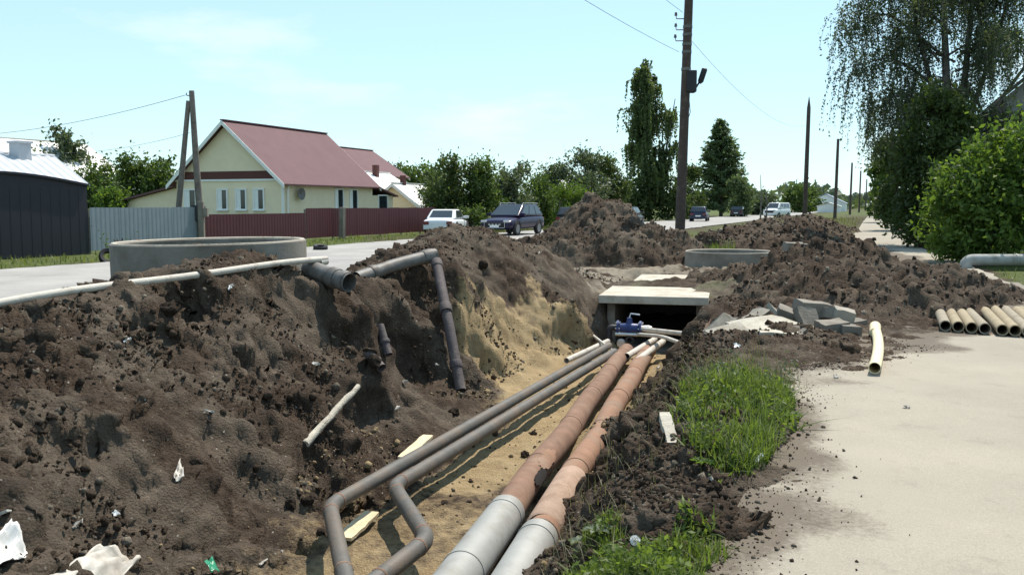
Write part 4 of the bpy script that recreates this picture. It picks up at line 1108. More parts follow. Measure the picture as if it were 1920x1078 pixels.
for u, w in ((637, .8), (664, .8)): window(hs, 'x', (0, gy_of(u)), w, 1.15, 1.35, .35)
# porch at the far end, annexe on the far side
b = MB(); b.box(-3.2, -.05, 9.02, 11.6, -.2, 2.2); pw = b.build('porch_wall', YELLOW, hs)
b = MB(); b.prism([(9.02, 2.75), (11.9, 2.12), (11.9, 2.2), (9.02, 2.83)], 0, -3.4, .2); b.build('porch_roof', MAROON, hs)
window(hs, 'x', (-.05, 10.3), 1.1, 1.0, 1.2, 0)
b = MB(); b.prism([(-11.4, -.2), (-6.92, -.2), (-6.92, 2.75), (-11.4, 1.85)], 1, 1.0, 6); b.build('annexe_wall', YELLOW, hs)
b = MB(); b.prism([(-11.8, 1.79), (-6.92, 2.77), (-6.92, 2.87), (-11.8, 1.89)], 1, .7, 6.3); b.build('annexe_roof', MAROON, hs)
b = MB(); b.tube(smooth_path([(.3, .4, 2.75), (.1, .3, 2.5), (.07, .3, .2)], .1), .045, 8); b.build('downpipe', WHITE, hs, smooth=True)
b = MB(); b.lathe([(0, 0), (.3, .1), (.33, .14), (.29, .125), (0, .03)], 20, axis=0, c=(.12, 1.3, 2.2)); b.build('satellite_dish', GREYPL, hs, smooth=True)
h2 = gable_house('maroon_roof_house', at(690, 400, 70), 6.5, 6.0, 4.0, 6.1, YELLOW, MAROON, 'farther house with faded maroon roof showing above the yellow house', .3)
h3 = gable_house('white_roof_house', at(735, 400, 62), 5.0, 3.8, 2.4, 3.85, YELLOW, SLATE_W, 'small outbuilding with steep white roof beside the yellow house', .3, 'outbuilding')
b = MB(); b.box(-2.2, -1.85, 1.2, 1.55, 3.2, 4.4); b.build('chimney', BROWN, h3)
h4 = gable_house('white_roof_shed', at(792, 400, 60), 4.2, 5.4, 1.45, 3.0, YELLOW, SLATE_W, 'low shed with white sheet roof half hidden by bushes', .3, 'shed')
b = MB(); b.box(-2.2, -1.9, 1.0, 1.3, 2.4, 3.6); b.build('chimney', BROWN, h4)
gable_house('pale_roof_house', at(60, 385, 66), 9, 9, 3.8, 6.6, WHITE, SLATE_W, 'distant house with large pale roof behind the navy garage', .3)
gable_house('white_roof_house', at(1085, 390, 100), 6, 8, 2.0, 4.6, WHITE, SLATE_W, 'distant white-roofed house glimpsed between the bushes', .3)
# far buildings at the street's end
for (u, d, w, L, hw, hr, rf, lab) in ((1470, 170, 9, 7, 1.8, 2.4, SLATE_W, 'tiny white-roofed building at the far end of the street'), (1585, 240, 10, 14, 2.2, 4.6, mat('blue_roof', (.30, .36, .48), .6), 'far building with pale blue roof behind the pole row'), (1575, 210, 5, 5, 1.4, 2.2, SLATE_W, 'far white shed beside the blue-roofed building')):
    gable_house('far_building', at(u, 385, d), w, L, hw, hr, WHITE, rf, lab, .3, 'building', bargeboard=None)
# dark two-storey house behind the birch
R0_ = at(1872, 385, 52)
rh = empty('grey_house', (R0_.x, R0_.y, 0), -ST, 'shaded grey house with gable behind the birch', 'house')
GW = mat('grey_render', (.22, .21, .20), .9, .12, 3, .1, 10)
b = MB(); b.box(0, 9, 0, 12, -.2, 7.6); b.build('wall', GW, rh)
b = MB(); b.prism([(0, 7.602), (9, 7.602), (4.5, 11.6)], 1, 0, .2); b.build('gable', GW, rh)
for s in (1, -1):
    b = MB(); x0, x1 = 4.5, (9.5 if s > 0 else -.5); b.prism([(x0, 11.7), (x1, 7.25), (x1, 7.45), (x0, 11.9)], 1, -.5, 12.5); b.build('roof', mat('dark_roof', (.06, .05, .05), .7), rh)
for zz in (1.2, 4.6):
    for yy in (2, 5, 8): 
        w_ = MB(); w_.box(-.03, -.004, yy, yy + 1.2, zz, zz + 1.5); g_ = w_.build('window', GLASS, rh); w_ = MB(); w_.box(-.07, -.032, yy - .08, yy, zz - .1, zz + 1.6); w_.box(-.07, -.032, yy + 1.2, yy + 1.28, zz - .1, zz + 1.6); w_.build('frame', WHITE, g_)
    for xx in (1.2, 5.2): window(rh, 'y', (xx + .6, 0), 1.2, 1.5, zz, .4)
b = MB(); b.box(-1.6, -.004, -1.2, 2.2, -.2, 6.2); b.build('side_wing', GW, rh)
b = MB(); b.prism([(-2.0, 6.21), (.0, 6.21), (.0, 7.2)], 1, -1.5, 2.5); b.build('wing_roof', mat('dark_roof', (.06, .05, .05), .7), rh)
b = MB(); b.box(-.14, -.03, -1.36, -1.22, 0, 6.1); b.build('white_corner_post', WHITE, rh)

# fence line along the far side of the street
FN = -24.6
def sheet_mesh(w, h):
    pitch = .2; xs_ = []
    x = 0.0
    while x < w - 1e-6:
        xs_ += [(x, 0), (x + .05, 0), (x + .07, .005), (x + .13, .005)]; x += pitch
    xs_.append((w, 0))
    vs = [(0.0 + d, x_, z) for z in (0, h) for (x_, d) in xs_]; n = len(xs_)
    q = MB(); q.add(vs, [(i, i + 1, n + i + 1, n + i) for i in range(n - 1)]); return q
def sheet_fence(name, s0, s1, h, m, label, post=2.3):
    r = street(FN, s0); e = empty(name, (r.x, r.y, 0), -ST, label, 'fence')
    n = max(1, round((s1 - s0) / 1.15)); w = (s1 - s0) / n
    q = sheet_mesh(w - .004, h - .06); first = q.build('panel', m, e); first.location = (.03, 0, .06)
    md = first.modifiers.new('t', 'SOLIDIFY'); md.thickness = .004
    for i in range(1, n):
        c = first.copy(); COL.objects.link(c); c.parent = e; c.location = (.03, i * w, .06 + random.uniform(-.01, .01))
    for k in np.arange(0, s1 - s0 + .01, post):
        b = MB(); b.box(-.06, 0.0, k - .03, k + .03, -.3, h - .05); b.build('post', POLEG, e)
    for zz in (.35, h - .3):
        b = MB(); b.box(-.03, .026, 0, s1 - s0, zz - .02, zz + .02); b.build('rail', m, e)
    return e
sheet_fence('sheet_fence', 23.15, 28.3, 1.52, GREY_F, 'blue-grey corrugated sheet fence next to the navy garage')
sheet_fence('sheet_fence', 28.45, 35.6, 1.24, MAROON_F, 'low maroon sheet fence in front of the yellow house gable')
sheet_fence('sheet_fence', 35.65, 49.0, 1.46, MAROON_F, 'taller maroon sheet fence running toward the white car')
r = street(FN + .35, 38.2); b = MB(); b.box(-.12, .12, -.12, .12, -.2, 1.5); o = b.build('concrete_post', CONC_D, None, bevel=.02, loc=r); o.rotation_euler = (0, .03, -ST); tag(o, 'square concrete post standing before the taller maroon fence', 'post')
# navy garage with pale corrugated roof
r = street(FN, 15.0); ga = empty('navy_garage', (r.x, r.y, 0), -ST, 'dark navy garage with arched front and pale corrugated roof', 'garage')
Lg = 8.1
arc = [(y, 2.24 + .32 * math.sin(math.pi * min(1, max(0, (y - 1.2) / 6.9)))) for y in np.linspace(0, Lg, 25)]
b = MB(); b.prism([(0, -.2), (Lg, -.2)] + arc[::-1], 0, -.12, 0); b.build('front', NAVY, ga)
b = MB(); b.prism([(y, z) for y, z in [(a[0], a[1] - .0) for a in arc]] + [(y, z + .07) for y, z in arc[::-1]], 0, -.2, .1); b.build('arch_trim', NAVY, ga)
for k in np.arange(.35, Lg, .37):
    b = MB(); b.box(.001, .005, k - .012, k + .012, 0, 2.12); b.build('panel_rib', NAVY, ga)
b = MB(); b.box(-6, -.12, Lg - .15, Lg, -.2, 2.2); b.build('side_wall', NAVY, ga)
b = MB(); b.box(-6, -5.85, 0, Lg - .15, -.2, 2.2); b.build('back_wall', NAVY, ga)
# corrugated slope: individual ribs of the sheets
yl, yr0, yr1 = -1.5, Lg + .2, Lg + 1.5
b = MB(); vs = []; n = 120
for j, (x, z, ye) in enumerate(((-.125, 2.30, yr0), (-3.1, 3.35, yr1))):
    for i in range(n + 1):
        y = yl + (ye - yl) * i / n; vs.append((x, y, z + .035 * (1 if i % 4 in (0, 1) else 0)))
b.add(vs, [(i, i + 1, n + 2 + i, n + 1 + i) for i in range(n)]); rf = b.build('roof', SLATE, ga)
b = MB(); b.prism([(-.13, 2.18), (-3.1, 3.25), (-6.4, 2.16)], 1, yl + .1, Lg - .02); b.build('roof_underside', NAVY, ga)
b = MB(); b.add([(-3.1, yl, 3.35), (-3.1, yr1, 3.35), (-6.4, yr0, 2.2), (-6.4, yl, 2.2)], [(0, 1, 2, 3)]); b.build('rear_roof', SLATE, ga)
b = MB(); b.tube([(-3.1, yl, 3.37), (-3.1, yr1, 3.37)], .06, 8); b.build('ridge_cap', SLATE, ga)
b = MB(); b.box(-2.9, -2.45, 7.6, 8.1, 3.0, 3.75); b.box(-2.95, -2.4, 7.55, 8.15, 3.7, 3.78); b.build('chimney', SLATE, ga)

# poles
def pole(loc, h, r0, r1, m, label, lean=(0, 0), bands=(), point=False, group=None):
    e = empty('utility_pole', loc, 0, label, 'utility pole', group)
    q = MB(); n = 10; pts_ = [(lean[0] * t, lean[1] * t, -.4 + (h + .4) * t) for t in np.linspace(0, 1, n)]
    rs = [r0 + (r1 - r0) * t for t in np.linspace(0, 1, n)]
    if point: pts_ += [(lean[0], lean[1], h + .9)]; rs += [.02]
    q.tube(pts_, rs, 14, jitter=.02); q.build('pole_shaft', m, e, smooth=True)
    for z in bands:
        t = z / h; q = MB(); q.tube([(lean[0] * t, lean[1] * t, z), (lean[0] * t, lean[1] * t, z + .09)], r0 + (r1 - r0) * t + .012, 14); q.build('band', GREYPL, e, smooth=True)
    return e
pb0 = at(1273, 458, 30)
big = pole((pb0.x, pb0.y, 0), 9.6, .168, .132, POLEW, 'tall dark wooden utility pole with box and lamp by the earth mound', (.22, 0), (6.5, 6.75, 7.05, 7.3, 5.95))
q = MB(); q.box(.14, .46, -.2, .2, 5.25, 5.95); q.build('equipment_box', mat('dark_box', (.03, .03, .035), .6), big, bevel=.03)
lampd = mat('dark_box', (.03, .03, .035), .6)
q = MB(); q.tube([(.40, 0, 5.3), (.6, 0, 5.62), (.66, 0, 5.75)], .03, 8); q.build('lamp_arm', lampd, big, smooth=True)
q = MB(); q.tube([(.58, 0, 5.55), (.62, 0, 5.62), (.74, 0, 6.0), (.745, 0, 6.03)], [.05, .095, .095, .06], 12); q.build('lamp', lampd, big, smooth=True)
for k, (dx, z) in enumerate(((-.2, 7.6), (-.2, 7.25), (-.21, 6.9))):
    q = MB(); q.tube([(.1, 0, z), (dx, 0, z), (dx - .02, 0, z + .12)], .018, 6); q.tube([(dx - .02, 0, z + .1), (dx - .02, 0, z + .2)], [.05, .035], 8); q.build('insulator', GREYPL, big, smooth=True)
q = MB(); q.tube([(.2, -.18, 5.2), (.26, -.2, 4.6), (.17, -.19, 4.3)], .012, 6); q.build('hanging_cable', WIRE, big, smooth=True)
far_poles = [(1509, 76, 9.6, 'bare dark wooden pole beyond the reddish earth heaps', True), (1566, 107, 9.3, 'second bare pole down the footpath', False), (1594, 160, 9.0, 'third bare pole down the footpath', False), (1611, 205, 9.3, 'fourth bare pole down the footpath', False), (1623, 262, 9.0, 'fifth bare pole down the footpath', False), (1631, 330, 9.0, 'sixth and farthest bare pole down the footpath', False)]
tops = [Vector((pb0.x + .2, pb0.y, 7.4))]
for u, d, h, lab, pt in far_poles:
    p = at(u, 385, d); pole((p.x, p.y, 0), h, .2, .15, POLEW, lab, (.1, 0), point=pt, group='poles down the footpath'); tops.append(Vector((p.x, p.y, h - .4)))
def wire(a, b, sag, label, r=.006):
    a, b = Vector(a), Vector(b); q = MB()
    q.tube([a.lerp(b, t) - Vector((0, 0, sag * 4 * t * (1 - t))) - a for t in np.linspace(0, 1, 22)], r, 5)
    return tag(q.build('overhead_wire', WIRE, None, loc=a), label, 'wire')
wire(tops[0] + Vector((-.2, 0, .4)), (-8.5, -5.2, 8.6), .7, 'upper overhead wire running from the tall pole over the trench')
wire((pb0.x - .1, pb0.y, 6.55), (-10.5, -5.2, 8.0), .7, 'lower overhead wire running from the tall pole over the street side')
wire(tops[0] + Vector((.1, 0, -.5)), tops[1] + Vector((0, 0, -1)), 1.0, 'overhead wire from the tall pole to the next pole')
ap = at(376, 400, 35.6)
a_ = empty('utility_pole', (ap.x, ap.y, 0), 0, 'grey wooden pole with slanting brace on a concrete stub beside the grey fence', 'utility pole')
q = MB(); q.tube([(0, 0, .9), (-.1, 0, 3), (-.2, 0, 6.0)], [.14, .125, .10], 12, jitter=.02); q.build('pole_shaft', POLEG, a_, smooth=True)
q = MB(); q.tube([(-1.15, .2, -.3), (-.72, .1, 2.8), (-.33, .0, 5.62)], [.12, .11, .09], 12, jitter=.02); q.build('brace', POLEG, a_, smooth=True)
q = MB(); q.box(-.02, .2, -.28, -.1, -.3, 1.75); q.build('concrete_stub', CONC_D, a_, bevel=.02)
q = MB(); q.box(.2, .38, -.35, -.15, 1.15, 1.5); q.build('meter_box', CONC_D, a_, bevel=.015)
q = MB(); q.box(-.25, -.02, -.26, -.12, 1.0, 1.6); q.build('cabinet', mat('dark_box', (.03, .03, .035), .6), a_, bevel=.015)
for z in (.95, 1.5): 
    q = MB(); q.tube([(.03, -.06, z), (.03, -.06, z + .05)], .2, 12); q.build('wire_binding', WIRE, a_, smooth=True)
q = MB(); q.tube([(-.2, 0, 5.8), (-.38, -.02, 5.82), (-.4, -.02, 5.92)], .02, 6); q.build('insulator', GREYPL, a_, smooth=True)
wire((ap.x - .4, ap.y, 5.85), (-34, 53, 5.6), .5, 'thin wire from the braced pole toward the house behind the garage', .01)
wire((ap.x - .3, ap.y, 4.4), (-30, 55, 5.0), .5, 'second faint wire from the braced pole past the trees', .007)
# old tyres at the road edge
def tyre(loc, R, label, rot):
    o = MB(); o.lathe([(R * .55, -.08), (R * .9, -.1), (R, -.07), (R, .07), (R * .9, .1), (R * .55, .08), (R * .62, 0)], 28); x = o.build('old_tyre', BLACKR, None, smooth=True, loc=loc); x.rotation_euler = rot; tag(x, label, 'tyre')
p = onz(203, 489, 0); tyre((p.x, p.y, .12), .25, 'black tyre half sunk in the verge by the grey fence', (1.1, .2, .5))
p = onz(601, 468, 0); tyre((p.x, p.y, .06), .26, 'small dark tyre lying on the street beside the concrete ring', (.15, .1, 0))
# two thin bare saplings far off
for u, d, h, lab in ((1426, 90, 4.6, 'taller bare sapling beyond the earth heaps'), (1437, 92, 3.2, 'shorter forked bare sapling beyond the earth heaps')):
    p = at(u, 395, d); q = MB(); q.tube([(0, 0, -.1), (.05, 0, h * .5), (-.1, 0, h)], [.09, .06, .02], 7); q.tube([(.04, 0, h * .35), (.5, 0, h * .62)], [.04, .012], 6); o = q.build('bare_sapling', POLEG, None, smooth=True, loc=(p.x, p.y, 0)); tag(o, lab, 'sapling')

# ================================================================== CARS
def car(kind, loc, heading, paint, label, hl=True):
    """x forward; heading: angle of the forward axis from +X"""
    S = dict(sedan=(4.5, 1.78, 1.4), suv=(4.7, 1.92, 1.68), hatch=(4.1, 1.72, 1.5), van=(4.9, 1.9, 1.95))[kind]
    L, W, H = S; w = W / 2
    e = empty('parked_car' if kind != 'suv' else 'car', loc, heading, label, 'car')
    belt = H * .62
    hood = belt - .06 if kind != 'van' else belt
    tail = dict(sedan=belt + .02, suv=belt + .05, hatch=belt + .03, van=belt + .05)[kind]
    zb = .22 if kind != 'suv' else .30
    st = [(-L / 2, .42, tail - .28, .86), (-L / 2 + .06, zb + .05, tail - .06, .95), (-L / 2 + .4, zb, tail, 1.0), (-L * .2, zb, belt + .02, 1.0), (L * .12, zb, belt, 1.0), (L * .25, zb, hood, 1.0), (L / 2 - .5, zb, hood - .08, .98), (L / 2 - .1, zb + .04, hood - .17, .92), (L / 2, .36, hood - .34, .82)]
    vs, fs = [], []; m_ = 12
    for (x, b0, t0, k) in st:
        ww = w * k; hgt = t0 - b0
        half = [(.35 * ww, b0), (.93 * ww, b0 + .04), (ww, b0 + .28 * hgt), (ww * .995, b0 + .7 * hgt), (ww * .93, t0 - .03), (ww * .45, t0 + .015)]
        for (y, z) in half: vs.append((x, y, z))
        for (y, z) in half[::-1]: vs.append((x, -y, z))
    for i in range(len(st) - 1):
        for j in range(m_):
            a, b_ = i * m_ + j, i * m_ + (j + 1) % m_; fs.append((a, b_, b_ + m_, a + m_))
    fs += [tuple(range(m_))[::-1], tuple(range((len(st) - 1) * m_, len(st) * m_))]
    q = MB(); q.add(vs, fs); body = q.build('body', paint, e, smooth=True)
    sub = body.modifiers.new('s', 'SUBSURF'); sub.levels = 1; sub.render_levels = 2
    # cabin
    xb0, xb1, xt0, xt1 = dict(sedan=(-L * .37, L * .25, -L * .2, L * .05), suv=(-L * .485, L * .27, -L * .36, L * .05), hatch=(-L * .485, L * .25, -L * .38, L * .07), van=(-L * .49, L * .33, -L * .47, L * .17))[kind]
    y0, y1 = w * .93, w * .76
    zb_, zt = belt - .03, H - .03
    c8 = [(xb0, -y0, zb_), (xb1, -y0, zb_), (xb1, y0, zb_), (xb0, y0, zb_), (xt0, -y1, zt), (xt1, -y1, zt), (xt1, y1, zt), (xt0, y1, zt)]
    q = MB(); q.add(c8, [(0, 3, 2, 1), (4, 5, 6, 7), (0, 1, 5, 4), (1, 2, 6, 5), (2, 3, 7, 6), (3, 0, 4, 7)])
    cab = q.build('cabin', paint, e, bevel=.1, smooth=True); cab.modifiers['bevel'].segments = 4
    P8 = [Vector(c) for c in c8]
    def pane(a, b, c, d, u0, u1, v0, v1, nm):
        A_, B_, C_, D_ = P8[a], P8[b], P8[c], P8[d]
        nrm = (B_ - A_).cross(D_ - A_).normalized() * .012
        f = lambda u, v: (A_.lerp(B_, u)).lerp(D_.lerp(C_, u), v) + nrm
        q = MB(); q.add([f(u0, v0), f(u1, v0), f(u1, v1), f(u0, v1)] + [f(u0, v0) - nrm * 1.5, f(u1, v0) - nrm * 1.5, f(u1, v1) - nrm * 1.5, f(u0, v1) - nrm * 1.5], [(0, 1, 2, 3), (0, 4, 5, 1), (1, 5, 6, 2), (2, 6, 7, 3), (3, 7, 4, 0)])
        return q.build(nm, CARGLASS, cab)
    pane(1, 2, 6, 5, .07, .93, .1, .9, 'windscreen'); pane(3, 0, 4, 7, .1, .9, .18, .88, 'rear_window')
    for (a, b, c, d, fl) in ((0, 1, 5, 4, 0), (2, 3, 7, 6, 1)):
        for (u0, u1) in (((.09, .3), (.33, .6), (.63, .9)) if kind in ('suv', 'van') else ((.14, .47), (.50, .88))):
            if fl: u0, u1 = 1 - u1, 1 - u0
            pane(a, b, c, d, u0, u1, .16, .88, 'side_window')
    R = .36 if kind == 'suv' else .31
    for sx in (-L * .3, L * .31):
        for sy in (-1, 1):
            q = MB(); q.lathe([(R * .62, -.1), (R * .92, -.11), (R, -.08), (R, .08), (R * .92, .11), (R * .62, .1)], 28, axis=1, c=(sx, sy * (w - .09), R)); t_ = q.build('wheel', BLACKR, e, smooth=True)
            q = MB(); q.lathe([(0, sy * .07), (.06, sy * .09), (R * .3, sy * .075), (R * .63, sy * .1), (R * .63, sy * -.02), (0, sy * -.02)], 28, axis=1, c=(sx, sy * (w - .09), R)); q.build('rim', mat('alloy_rim', (.22, .22, .23), .4, .1, 5, metal=.6), t_, smooth=True)
            q = MB(); a0 = [math.pi * k / 12 for k in range(13)]
            o_ = [(sx + (R + .09) * math.cos(a), R + (R + .09) * math.sin(a)) for a in a0]; i_ = [(sx + (R + .015) * math.cos(a), R + (R + .015) * math.sin(a)) for a in a0][::-1]
            yy = sorted((sy * (w + .004), sy * (w - .12))); q.prism(o_ + i_, 1, yy[0], yy[1]); q.build('wheel_arch', BLACKR, e)
    zc = hood - .27
    for sy in (-1, 1):
        q = MB(); q.box(L / 2 - .16, L / 2 + .005, min(sy * w * .52, sy * w * .86), max(sy * w * .52, sy * w * .86), zc - .02, zc + .1); q.build('headlight', HEAD, e, bevel=.03)
        q = MB(); q.box(-L / 2 - .02, -L / 2 + .16, min(sy * w * .55, sy * w * .9), max(sy * w * .55, sy * w * .9), tail - .34, tail - .16); q.build('tail_light', TAILL, e, bevel=.02)
        q = MB(); q.box(L * .17, L * .21, min(sy * w * .9, sy * (w + .17)), max(sy * w * .9, sy * (w + .17)), belt - .02, belt + .14); q.build('mirror', paint, e, bevel=.03)
    q = MB(); q.box(L / 2 - .08, L / 2 + .022, -w * .6, w * .6, zc - .3, zc - .02); gr = q.build('grille', BLACKR, e, bevel=.03)
    if kind == 'suv':
        q = MB(); q.tube(smooth_path([(L / 2 + .025, -w * .62, zc), (L / 2 + .025, -w * .62, zc - .3), (L / 2 + .025, w * .62, zc - .3), (L / 2 + .025, w * .62, zc)], .08), .014, 8); q.build('chrome_trim', CHROME, gr, smooth=True)
        for k in (-.3, -.1, .1, .3):
            q = MB(); q.box(L / 2 + .023, L / 2 + .03, k - .055, k + .055, zc - .16, zc - .09); q.build('emblem_letter', CHROME, gr)
        for sy in (-1, 1):
            q = MB(); q.tube([(-L * .4, sy * y1 * .93, H - .03), (-L * .38, sy * y1 * .93, H + .04), (L * .03, sy * y1 * .93, H + .04), (L * .06, sy * y1 * .93, H - .03)], .016, 6); q.build('roof_rail', CHROME, e, smooth=True)
    for x_, z_ in ((L / 2 + .03, zb + .2), (-L / 2 - .01, tail - .42)):
        q = MB(); q.box(x_ - .01, x_ + .01, -.26, .26, z_ - .06, z_ + .06); q.build('number_plate', WHITE, e)
    q = MB(); q.box(-L / 2 - .03, -L / 2 + .1, -w * .9, w * .9, zb + .06, zb + .26); q.build('rear_bumper', paint, e, bevel=.04)
    return e
CARGLASS = mat('car_glass', (.025, .032, .042), .05, .1, 2, spec=.8)
HEAD = mat('headlight_glass', (.55, .56, .58), .1, .1, 5, spec=.8)
TAILL = mat('tail_light_red', (.16, .015, .015), .2, .1, 5, spec=.6)
def paint(name, c): 
    m = mat(name, c, .25, .04, 1, spec=.28); m.node_tree.nodes['Principled BSDF'].inputs['Coat Weight'].default_value = 0; m.node_tree.nodes['Principled BSDF'].inputs['Coat Roughness'].default_value = .06; return m
hd = math.pi / 2 - ST
def cpos(u, d): p = at(u, 385, d); return (p.x, p.y, .0)
car('sedan', cpos(838, 51.5), hd + .22, paint('white_car_paint', (.72, .73, .74)), 'white saloon car seen from behind, parked before the bushes')
car('suv', cpos(962, 50), hd + math.pi - .05, paint('plum_car_paint', (.018, .013, .042)), 'dark plum off-roader driving along the street toward the trench')
car('hatch', cpos(1080, 63), hd, paint('black_car_paint', (.03, .035, .04)), 'dark car whose roof shows left of the tall earth mound')
car('hatch', cpos(1180, 74), hd, paint('graphite_car_paint', (.05, .052, .055)), 'dark car whose roof shows right of the tall earth mound')
car('hatch', cpos(1312, 92), hd + .1, paint('navy_car_paint', (.03, .04, .07)), 'dark blue hatchback parked under the fir tree')
car('hatch', cpos(1384, 128), hd, paint('graphite_car_paint', (.05, .052, .055)), 'small distant dark car past the fir tree')
car('van', cpos(1457, 118), hd + math.pi - .3, paint('white_car_paint', (.72, .73, .74)), 'distant white van on the street beyond the poles')
# ================================================================== TREES, BUSHES, GRASS
BARK = mat('dark_bark', (.075, .06, .048), .95, .25, 8, .5, 30)
BIRCHB = mat('birch_bark', (.16, .145, .13), .9, .3, 6, .4, 25, col2=(.05, .042, .036), mix=(.45, .6), mscale=5)
L_DARK = leaf_mat('leaf_dark', (.035, .055, .02), (.09, .125, .04), .4)
L_MID = leaf_mat('leaf_mid', (.045, .075, .020), (.11, .16, .045), .4)
L_BRIGHT = leaf_mat('leaf_bright', (.045, .085, .018), (.15, .22, .05), .5)
L_GREY = leaf_mat('leaf_greygreen', (.055, .075, .045), (.12, .15, .085), .35)
L_BIRCH = leaf_mat('leaf_birch', (.045, .065, .036), (.11, .14, .072), .4)
L_WEEP = leaf_mat('leaf_weeping', (.065, .095, .045), (.15, .19, .085), .5)
L_FIR = leaf_mat('fir_needles', (.06, .09, .042), (.13, .175, .08), .35)
def leaves(P, S, r, along=None, flat=.0, ratio=.5):
    """leaf-shaped quads at points P with half-length S"""
    n = len(P); a = r.standard_normal((n, 3))
    if along is not None: a = along + .5 * a
    a[:, 2] -= flat
    a /= np.linalg.norm(a, axis=1, keepdims=True)
    b = np.cross(a, r.standard_normal((n, 3))); b /= np.maximum(np.linalg.norm(b, axis=1, keepdims=True), 1e-6)
    S = np.asarray(S).reshape(-1, 1) * np.ones((n, 1))
    V = np.stack([P - a * S, P + b * S * ratio, P + a * S, P - b * S * ratio], 1).reshape(-1, 3)
    Fq = np.arange(4 * n).reshape(n, 4)
    return V, Fq
def crown_points(clumps, n, r, shell=.35, gap=.0, gscale=1.0, seed=0):
    vol = np.array([c[3] * c[4] * c[5] for c in clumps]) ** .75; k = r.choice(len(clumps), n, p=vol / vol.sum()); c = np.array(clumps)[k]
    d = r.standard_normal((n, 3)); d /= np.linalg.norm(d, axis=1, keepdims=True)
    rad = r.random(n) ** shell
    P = c[:, :3] + d * c[:, 3:6] * rad[:, None] * (1 + .12 * r.standard_normal((n, 1)))
    if gap is not None:
        g = fbm(P[:, 0] / gscale, P[:, 1] / gscale, P[:, 2] / gscale, seed=seed, oct=3)
        P = P[g > gap]
    return P
def clump_tree(name, base, clumps, n, leaf, lm, label, cat='tree', trunk_r=.1, r=None, seed=1, gap=-.35, gscale=1.0, shell=.35, bark=BARK, group=None, fuzz=.0, branches=True):
    """base: ground point; clumps relative to base"""
    r = np.random.default_rng(seed)
    e = empty(name, base, 0, label, cat, group)
    P = crown_points(clumps, n, r, shell, gap, gscale, seed)
    P = P[P[:, 2] > .05]
    if fuzz:                                               # twigs that stick out of the outline
        m = int(len(P) * .12); k = r.integers(0, len(P), m); c0 = P.mean(0); d = P[k] - c0; d /= np.linalg.norm(d, axis=1, keepdims=True); d[:, 2] += .6
        ex = np.concatenate([P[k] + d * fuzz * t * r.random((m, 1)) for t in (.5, 1)]); P = np.concatenate([P, ex])
    V, Fq = leaves(P, leaf * r.uniform(.6, 1.25, len(P)), r, flat=.2)
    tn = np.repeat(np.clip(.5 + .3 * fbm(P[:, 0] * 1.2, P[:, 1] * 1.2, P[:, 2] * 1.2, seed=seed + 3, oct=2) + r.normal(0, .18, len(P)), 0, 1), 4)
    mesh_np('crown', V, Fq, lm, e, tint=tn)
    q = MB(); top = max(c[2] for c in clumps)
    if branches:
        stem = [Vector((0, 0, -.2)), Vector((r.normal(0, .08), r.normal(0, .08), top * .35)), Vector((clumps[0][0] * .4, clumps[0][1] * .4, top * .75))]
        q.tube(subdiv(stem, .5), [trunk_r * (1 - .75 * t) for t in np.linspace(0, 1, len(subdiv(stem, .5)))], 8, jitter=.08)
        for c in clumps:
            a = Vector((0, 0, min(c[2] * .45, top * .4))); b = Vector(c[:3]); mid = a.lerp(b, .5) + Vector((0, 0, .1 * c[2]))
            q.tube([a, mid, b], [trunk_r * .5, trunk_r * .32, trunk_r * .1], 6)
        q.build('trunk', bark, e, smooth=True)
    return e
def blob(n, R, H, r, sx=1, top=1.0, lo=.2):
    """clump list filling a rounded crown of radius R and height H"""
    out = []
    for i in range(n):
        z = H * (lo + (1 - lo) * (i + .5) / n); t = (z / H - lo) / (1 - lo)
        rad = R * math.sqrt(max(.08, 1 - (abs(t - .4) / .75) ** 2)); a = r.uniform(0, 6.28); k = rad * .62 * math.sqrt(r.random())
        s = rad * r.uniform(.42, .7)
        out.append((k * math.cos(a) * sx, k * math.sin(a), min(z, H - s * .6), s * sx, s, s * .8))
    return out
def gpos(u, d, z=0): p = at(u, 385, d); return Vector((p.x, p.y, z))
rr_ = np.random.default_rng(99)
# the big bright bush by the path
cl = [(-.2, 0, 1.1, 1.55, 1.6, 1.2), (.9, .2, 1.9, 1.5, 1.5, 1.3), (-.55, .1, 2.1, 1.0, 1.2, .9), (.5, 0, 3.0, 1.15, 1.2, .8), (1.7, .3, 2.9, 1.2, 1.2, 1.0), (2.4, .2, 1.6, 1.4, 1.4, 1.3), (-1.0, -.2, 1.5, .8, .9, .8), (1.3, 0, 3.45, .8, .9, .55), (-.9, 0, .6, .9, 1, .6)]
clump_tree('bush', gpos(1855, 25.5), cl, 26000, .095, L_BRIGHT, 'large bright green rounded bush beside the grey heating pipe', 'bush', .12, seed=11, gap=-.3, gscale=.5, shell=.42, fuzz=.5)
